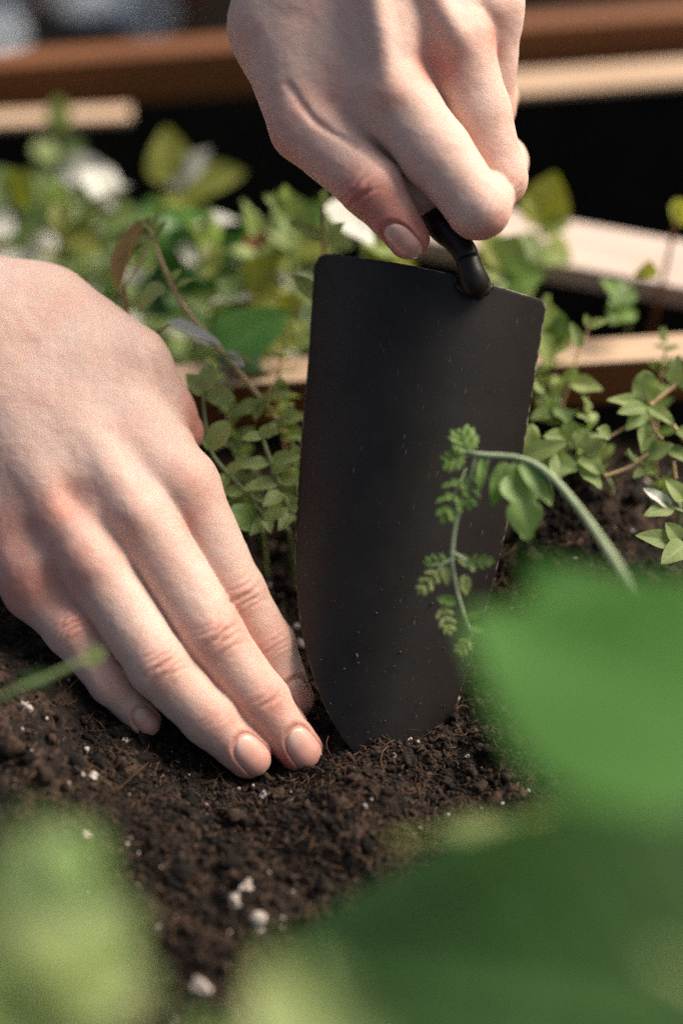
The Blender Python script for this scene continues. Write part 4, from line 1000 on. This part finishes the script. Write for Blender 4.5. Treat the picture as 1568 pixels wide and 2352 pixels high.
    # --- foreground plants, far out of focus
    plant('broad_leaf_plant', 'large blurred bright green leaves in the right foreground', 'plant',
          [[(1750, 3100, -27, .3), (1760, 2500, -28, .28), (1740, 2000, -28, .25), (1700, 1750, -27.5, .2)], [(1760, 2500, -28, .2), (1640, 2300, -29, .18), (1500, 2200, -30, .15)]],
          [((1820, 1780, -27), (1070, 1370, -23), 5.2, dict(m='broad', kind='broad', fold=.12, curl=.06, n=(.15, .6, 1))), ((1275, 1872, -19.2), (890, 1932, -18.6), .42, dict(m='herb_pale', kind='ovate', fold=.05, curl=.0, n=(.55, .8, .35))),  # narrow pale leaf is an added stand-in for the dark leaf's sheen
           ((1800, 2350, -20.5), (640, 2170, -18.4), 8.2, dict(m='broad_dark', kind='broad', fold=.1, curl=.04, n=(.3, .45, 1))), ((1800, 1650, -25), (1190, 1235, -20), 3.6, dict(m='broad', kind='broad', fold=.1, n=(.1, .7, 1)))])  # widest leaf takes a darker green for the shade it lies in
    plant('broad_leaf_plant', 'blurred pale green leaves in the lower foreground', 'plant',
          [[(700, 3000, -26, .25), (640, 2600, -28, .2), (600, 2400, -29, .15)]],
          [((680, 2620, -28), (620, 2120, -26), 1.3, dict(m='herb_pale', kind='broad', fold=.2)), ((900, 2700, -28), (720, 2150, -26), 1.6, dict(m='herb', kind='broad', fold=.2)), ((600, 2600, -28), (420, 2330, -28), 1.2, dict(m='lobed', kind='broad', fold=.2))])
    plant('herb_plant', 'blurred pale green herb in the lower left corner', 'herb',
          [[(60, 3000, -26, .22), (90, 2500, -28, .2), (120, 2150, -28, .15), (90, 1930, -27.5, .1)], [(90, 2500, -28, .12), (-60, 2200, -29, .1)]],
          [((110, 2120, -28), (-40, 1930, -27.5), 1.5, dict(m='herb', kind='broad')), ((100, 2050, -28), (230, 1900, -27), 1.2, dict(m='lobed', kind='broad')), ((100, 2200, -28), (330, 2080, -26.5), 1.5, dict(m='herb', kind='broad')), ((100, 2280, -28), (360, 2250, -27.5), 1.6, dict(m='herb_pale', kind='broad')),
           ((90, 2350, -28), (-120, 2180, -28.5), 1.7, dict(m='lobed', kind='broad')), ((100, 2420, -28), (310, 2400, -28.5), 1.4, dict(m='herb', kind='broad')), ((95, 1960, -27.5), (70, 1860, -27), .6, dict(m='herb')), ((90, 2250, -28.5), (180, 2130, -28), 1.6, dict(m='herb_pale', kind='broad')), ((60, 2480, -28), (-60, 2380, -29), 1.5, dict(m='herb_pale', kind='broad'))])
def build_background():
    # blurred herbs behind the middle rail, hand placed: (stem top u, v, w), leaves
    def bplant(label, top, leaves, name='herb_plant', cat='herb', sm='stem_green', lean=0):
        u, v, w = top
        p = P(u, v, w); base = np.array([p[0] + lean, p[1] + 1.5, -8.0])
        root = empty(name, base, label, cat, 'herbs behind the middle rail')
        pts = lerp_poly([tuple(base), tuple((base * .5 + p * .5) + [.2, 0, 0]), tuple(p)], 14)
        vv, f = tube(pts, np.linspace(.13, .06, 14), 7); mesh_obj('stem', vv, f, M[sm], root, base)
        root_down(root, base, base, .13, sm)
        for k, l in enumerate(leaves):
            b, t, wd, m = l[:4]; kind = l[4] if len(l) > 4 else 'broad'
            n = V(*l[5]) if len(l) > 5 else CAMN
            add_leaf(root, base, P(b[0], b[1], w), P(t[0], t[1], w - .6), wd, n, m, kind, .2, .08, 0, k)
    bplant('blurred upright shoot with a bright leaf at the top of the left background', (395, 420, 20), [((395, 425), (382, 290), 1.9, 'yellow'), ((395, 430), (480, 340), 1.1, 'silver'), ((400, 435), (560, 390), 1.9, 'yellow'), ((400, 440), (470, 470), 1.6, 'yellow'), ((390, 470), (330, 540), 1.6, 'broad')], cat='herb')
    bplant('blurred pale shoot rising over the tan ledge at far left', (135, 270, 24), [((135, 300), (135, 225), 1.0, 'herb_pale', 'round'), ((135, 350), (75, 345), 1.1, 'herb_pale', 'round'), ((140, 345), (195, 330), 1.2, 'herb'), ((140, 400), (240, 380), 1.6, 'silver'), ((140, 420), (60, 400), 1.6, 'herb')], sm='stem_brown')
    bplant('blurred silvery leaves below the pale shoot', (230, 470, 17), [((200, 470), (300, 420), 2.2, 'silver', 'broad', (0, 1, .4)), ((210, 380), (260, 480), 1.6, 'silver', 'broad', (0, 1, .5)), ((240, 480), (150, 440), 1.6, 'herb_pale'), ((240, 500), (330, 500), 1.6, 'herb'), ((230, 540), (140, 560), 1.8, 'yellow'), ((240, 560), (330, 600), 1.4, 'herb')])
    bplant('blurred olive green leaves at the left edge', (30, 450, 18), [((30, 460), (-40, 380), 1.7, 'herb'), ((30, 460), (70, 390), 1.6, 'yellow'), ((30, 500), (-60, 520), 1.8, 'silver'), ((40, 520), (120, 500), 1.7, 'herb'), ((40, 560), (90, 590), 1.8, 'silver'), ((20, 560), (-40, 570), 1.8, 'yellow')])
    bplant('blurred broad plant with sunlit white leaves in the middle background', (450, 560, 15), [((390, 520), (560, 500), 1.8, 'silver', 'broad', (0, 1, .45)), ((450, 570), (380, 480), 2.2, 'broad'), ((450, 580), (520, 640), 2.0, 'broad'), ((440, 590), (370, 660), 2.2, 'broad'), ((450, 600), (580, 560), 2.0, 'broad'), ((470, 610), (560, 606), 1.2, 'silver', 'broad', (0, 1, .4)), ((450, 640), (480, 760), 2.6, 'broad'), ((430, 650), (330, 720), 2.4, 'broad_dark')])
    bplant('blurred yellow green leaves with a white one left of the blade', (560, 660, 11), [((480, 700), (590, 676), 1.3, 'silver', 'broad', (0, 1, .4)), ((560, 660), (640, 600), 1.5, 'yellow'), ((560, 670), (650, 690), 1.5, 'yellow'), ((560, 690), (640, 760), 1.3, 'herb'), ((560, 690), (500, 640), 1.3, 'herb'), ((640, 720), (700, 690), 1.2, 'yellow'), ((600, 760), (690, 800), 1.2, 'yellow')])
    bplant('blurred pale leaves behind the thumb of the gripping hand', (680, 520, 14), [((680, 530), (640, 440), 1.6, 'herb'), ((680, 530), (730, 470), 1.6, 'herb'), ((690, 540), (600, 520), 1.6, 'herb_pale'), ((690, 560), (770, 560), 1.7, 'yellow'), ((680, 580), (600, 590), 1.5, 'yellow'), ((560, 545), (660, 545), 1.2, 'terracotta_leaf')])
    bplant('blurred white green leaves seen between thumb and blade', (830, 520, 9), [((760, 460), (860, 560), 1.6, 'silver', 'broad', (.2, .7, .7)), ((830, 560), (920, 585), 1.3, 'herb_pale', 'broad', (0, 1, .5)), ((800, 540), (740, 560), 1.2, 'herb_pale'), ((840, 570), (960, 620), 1.2, 'yellow')])
    bplant('slim shoot with narrow grey green leaves rising behind the blade corner', (738, 440, 4.2), [((740, 550), (668, 508), .55, 'herb_pale', 'ovate'), ((742, 550), (790, 510), .4, 'herb_pale', 'ovate'), ((740, 470), (748, 430), .3, 'herb_pale', 'ovate'), ((735, 690), (672, 632), .6, 'herb_pale', 'ovate')], sm='stem_brown')
    bplant('blurred green leaves behind the trowel neck', (1150, 600, 10), [((1150, 620), (1080, 590), 1.4, 'herb_pale'), ((1150, 620), (1190, 540), 1.6, 'herb'), ((1150, 640), (1250, 630), 1.7, 'lobed'), ((1160, 600), (1100, 540), 1.3, 'yellow'), ((1180, 640), (1200, 700), 1.3, 'herb_pale'), ((1180, 650), (1130, 690), 1.3, 'herb')])
    bplant('blurred shoot with a tall yellow green leaf right of the gripping hand', (1240, 500, 14), [((1235, 520), (1275, 395), 1.9, 'yellow'), ((1240, 510), (1205, 450), 1.1, 'yellow'), ((1240, 530), (1305, 510), .9, 'herb_pale', 'round'), ((1240, 570), (1310, 600), 1.5, 'herb_pale'), ((1245, 560), (1190, 580), 1.3, 'herb')])
    bplant('blurred leaves right of the top blade corner', (1275, 740, 7), [((1270, 790), (1255, 690), 1.1, 'herb_pale'), ((1275, 790), (1290, 720), .9, 'herb'), ((1270, 800), (1310, 790), 1.0, 'herb_pale'), ((1270, 820), (1240, 770), 1.0, 'herb_pale')])
    bplant('blurred reddish stalk with a yellow bud at the right edge', (1555, 490, 10), [((1550, 500), (1540, 470), 1.0, 'yellow', 'round'), ((1555, 505), (1590, 470), 1.0, 'yellow', 'round')], sm='stem_red', lean=-1.2)
    bplant('blurred small green leaves over the diagonal plank', (1450, 650, 9), [((1450, 660), (1400, 700), .9, 'lobed'), ((1440, 700), (1400, 740), 1.1, 'lobed'), ((1480, 640), (1490, 600), .8, 'yellow'), ((1440, 690), (1380, 640), .7, 'lobed')])
    rs = np.random.default_rng(5)
    for k in range(18):
        u = -60 + 800 * (k + .5) / 18 + rs.normal(0, 20); w = rs.uniform(9.5, 20); v = rs.uniform(430, 640) + max(0, (14 - w)) * 14
        p = P(u, v, w); b = np.array([p[0] + rs.normal(0, .6), p[1] + rs.uniform(-.5, 1.0), -6.0])
        sprig('herb_plant', 'blurred leafy herb stem in the crowd behind the rail left of the blade', 'herb', [tuple(b), tuple(b * .5 + p * .5 + rs.normal(0, .3, 3)), tuple(p)], 5, 2.1, 1.5, 'herbs behind the middle rail',
              (('herb_bright', 'yellow', 'herb_pale'), ('broad', 'herb_bright'), ('herb_pale', 'yellow', 'silver'), ('herb_bright', 'herb_pale', 'silver'))[k % 4], 'stem_green', 100 + k, .09, 'broad')
    # loose plank lying across behind the rail
    a, b = np.array([2.0, 64.6, 2.4]), np.array([26.0, 56.6, 2.4])
    c = (a + b) / 2; d = b - a; L = np.linalg.norm(d); yaw = math.atan2(d[1], d[0])
    o = board('plank', c - [0, 0, .5], (L, 2.9, .9), yaw, M['wood_bleached'], None, .1)
    tag(o, 'blurred pale plank lying diagonally behind the rail at right', 'plank')

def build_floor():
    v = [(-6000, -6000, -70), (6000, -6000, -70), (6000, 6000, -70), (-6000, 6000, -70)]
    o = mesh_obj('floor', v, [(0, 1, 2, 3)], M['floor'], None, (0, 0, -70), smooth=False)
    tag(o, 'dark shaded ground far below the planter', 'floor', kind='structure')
    # things on the ground beyond the planter
    def glint(u, v, size, label, mat='glint', name='glint_blob', cat='glint', flat=.35):  # added pale shape standing in for blurred bluish highlights
        d = P(u, v, 0) - CAM; t = (-70 - CAMH) / d[2]; c = CAM + d * t
        v0, f0 = ico(3); dd = 1 + .10 * vnoise(v0 + u, .8, 5)
        vv = v0 * dd[:, None] * np.array([size[0], size[1], size[0] * flat])
        vv = np.sign(vv) * np.abs(vv)
        o = mesh_obj(name, vv + c + [0, 0, size[0] * flat * .6], [tuple(q) for q in f0], M[mat], None, c)
        tag(o, label, cat)
    glint(335, 30, (2.3, 3.4), 'added round pale blue grey stone left of the gripping wrist')
    glint(215, 2, (4.2, 3.6), 'added wide blue grey highlight at the top edge')
    glint(0, 15, (2.6, 3.6), 'added pale stone in the top left corner')
    glint(-5, 100, (2.0, 3.6), 'added pale stone at the left edge above the back board')
    def pot(u, v, r, label):
        d = P(u, v, 0) - CAM; c = CAM + d * ((-70 - CAMH) / d[2])
        prof = [(0, .70), (1.5, .86), (1.55, 1.0), (2.0, 1.02), (2.0, .90), (1.4, .82), (1.3, .02)]
        vv, f = tube([c + [0, 0, z * r] for z, _ in prof], [q * r for _, q in prof], 28)
        vv = []; 
        for z, q in prof:
            for k in range(28): an = 2 * math.pi * k / 28; vv.append(c + [q * r * math.cos(an), q * r * math.sin(an), z * r])
        tag(mesh_obj('terracotta_pot', vv, f, M['terracotta'], None, c), label, 'pot')
    pot(85, -5, 4.0, 'blurred orange terracotta pot at the top left edge')
    pot(425, 0, 4.5, 'blurred orange terracotta pot beside the gripping wrist')

# ------------------------------------------------------------------ build
M['herb_bright'] = leaf_material('herb_leaf_bright', (.16, .24, .06), (.30, .39, .14), (.36, .42, .2), .4, .6)
M['terracotta_leaf'] = leaf_material('reddish_leaf', (.25, .07, .03), (.42, .14, .06), (.4, .15, .06), .3, .6)
VOX = .05
build_floor()
build_planter()
soil_o = build_soil()
build_crumbs(); build_fibres(); build_perlite(soil_o)
build_trowel()
gripping_hand(VOX)
pressing_hand(VOX)
build_plants()
build_background()
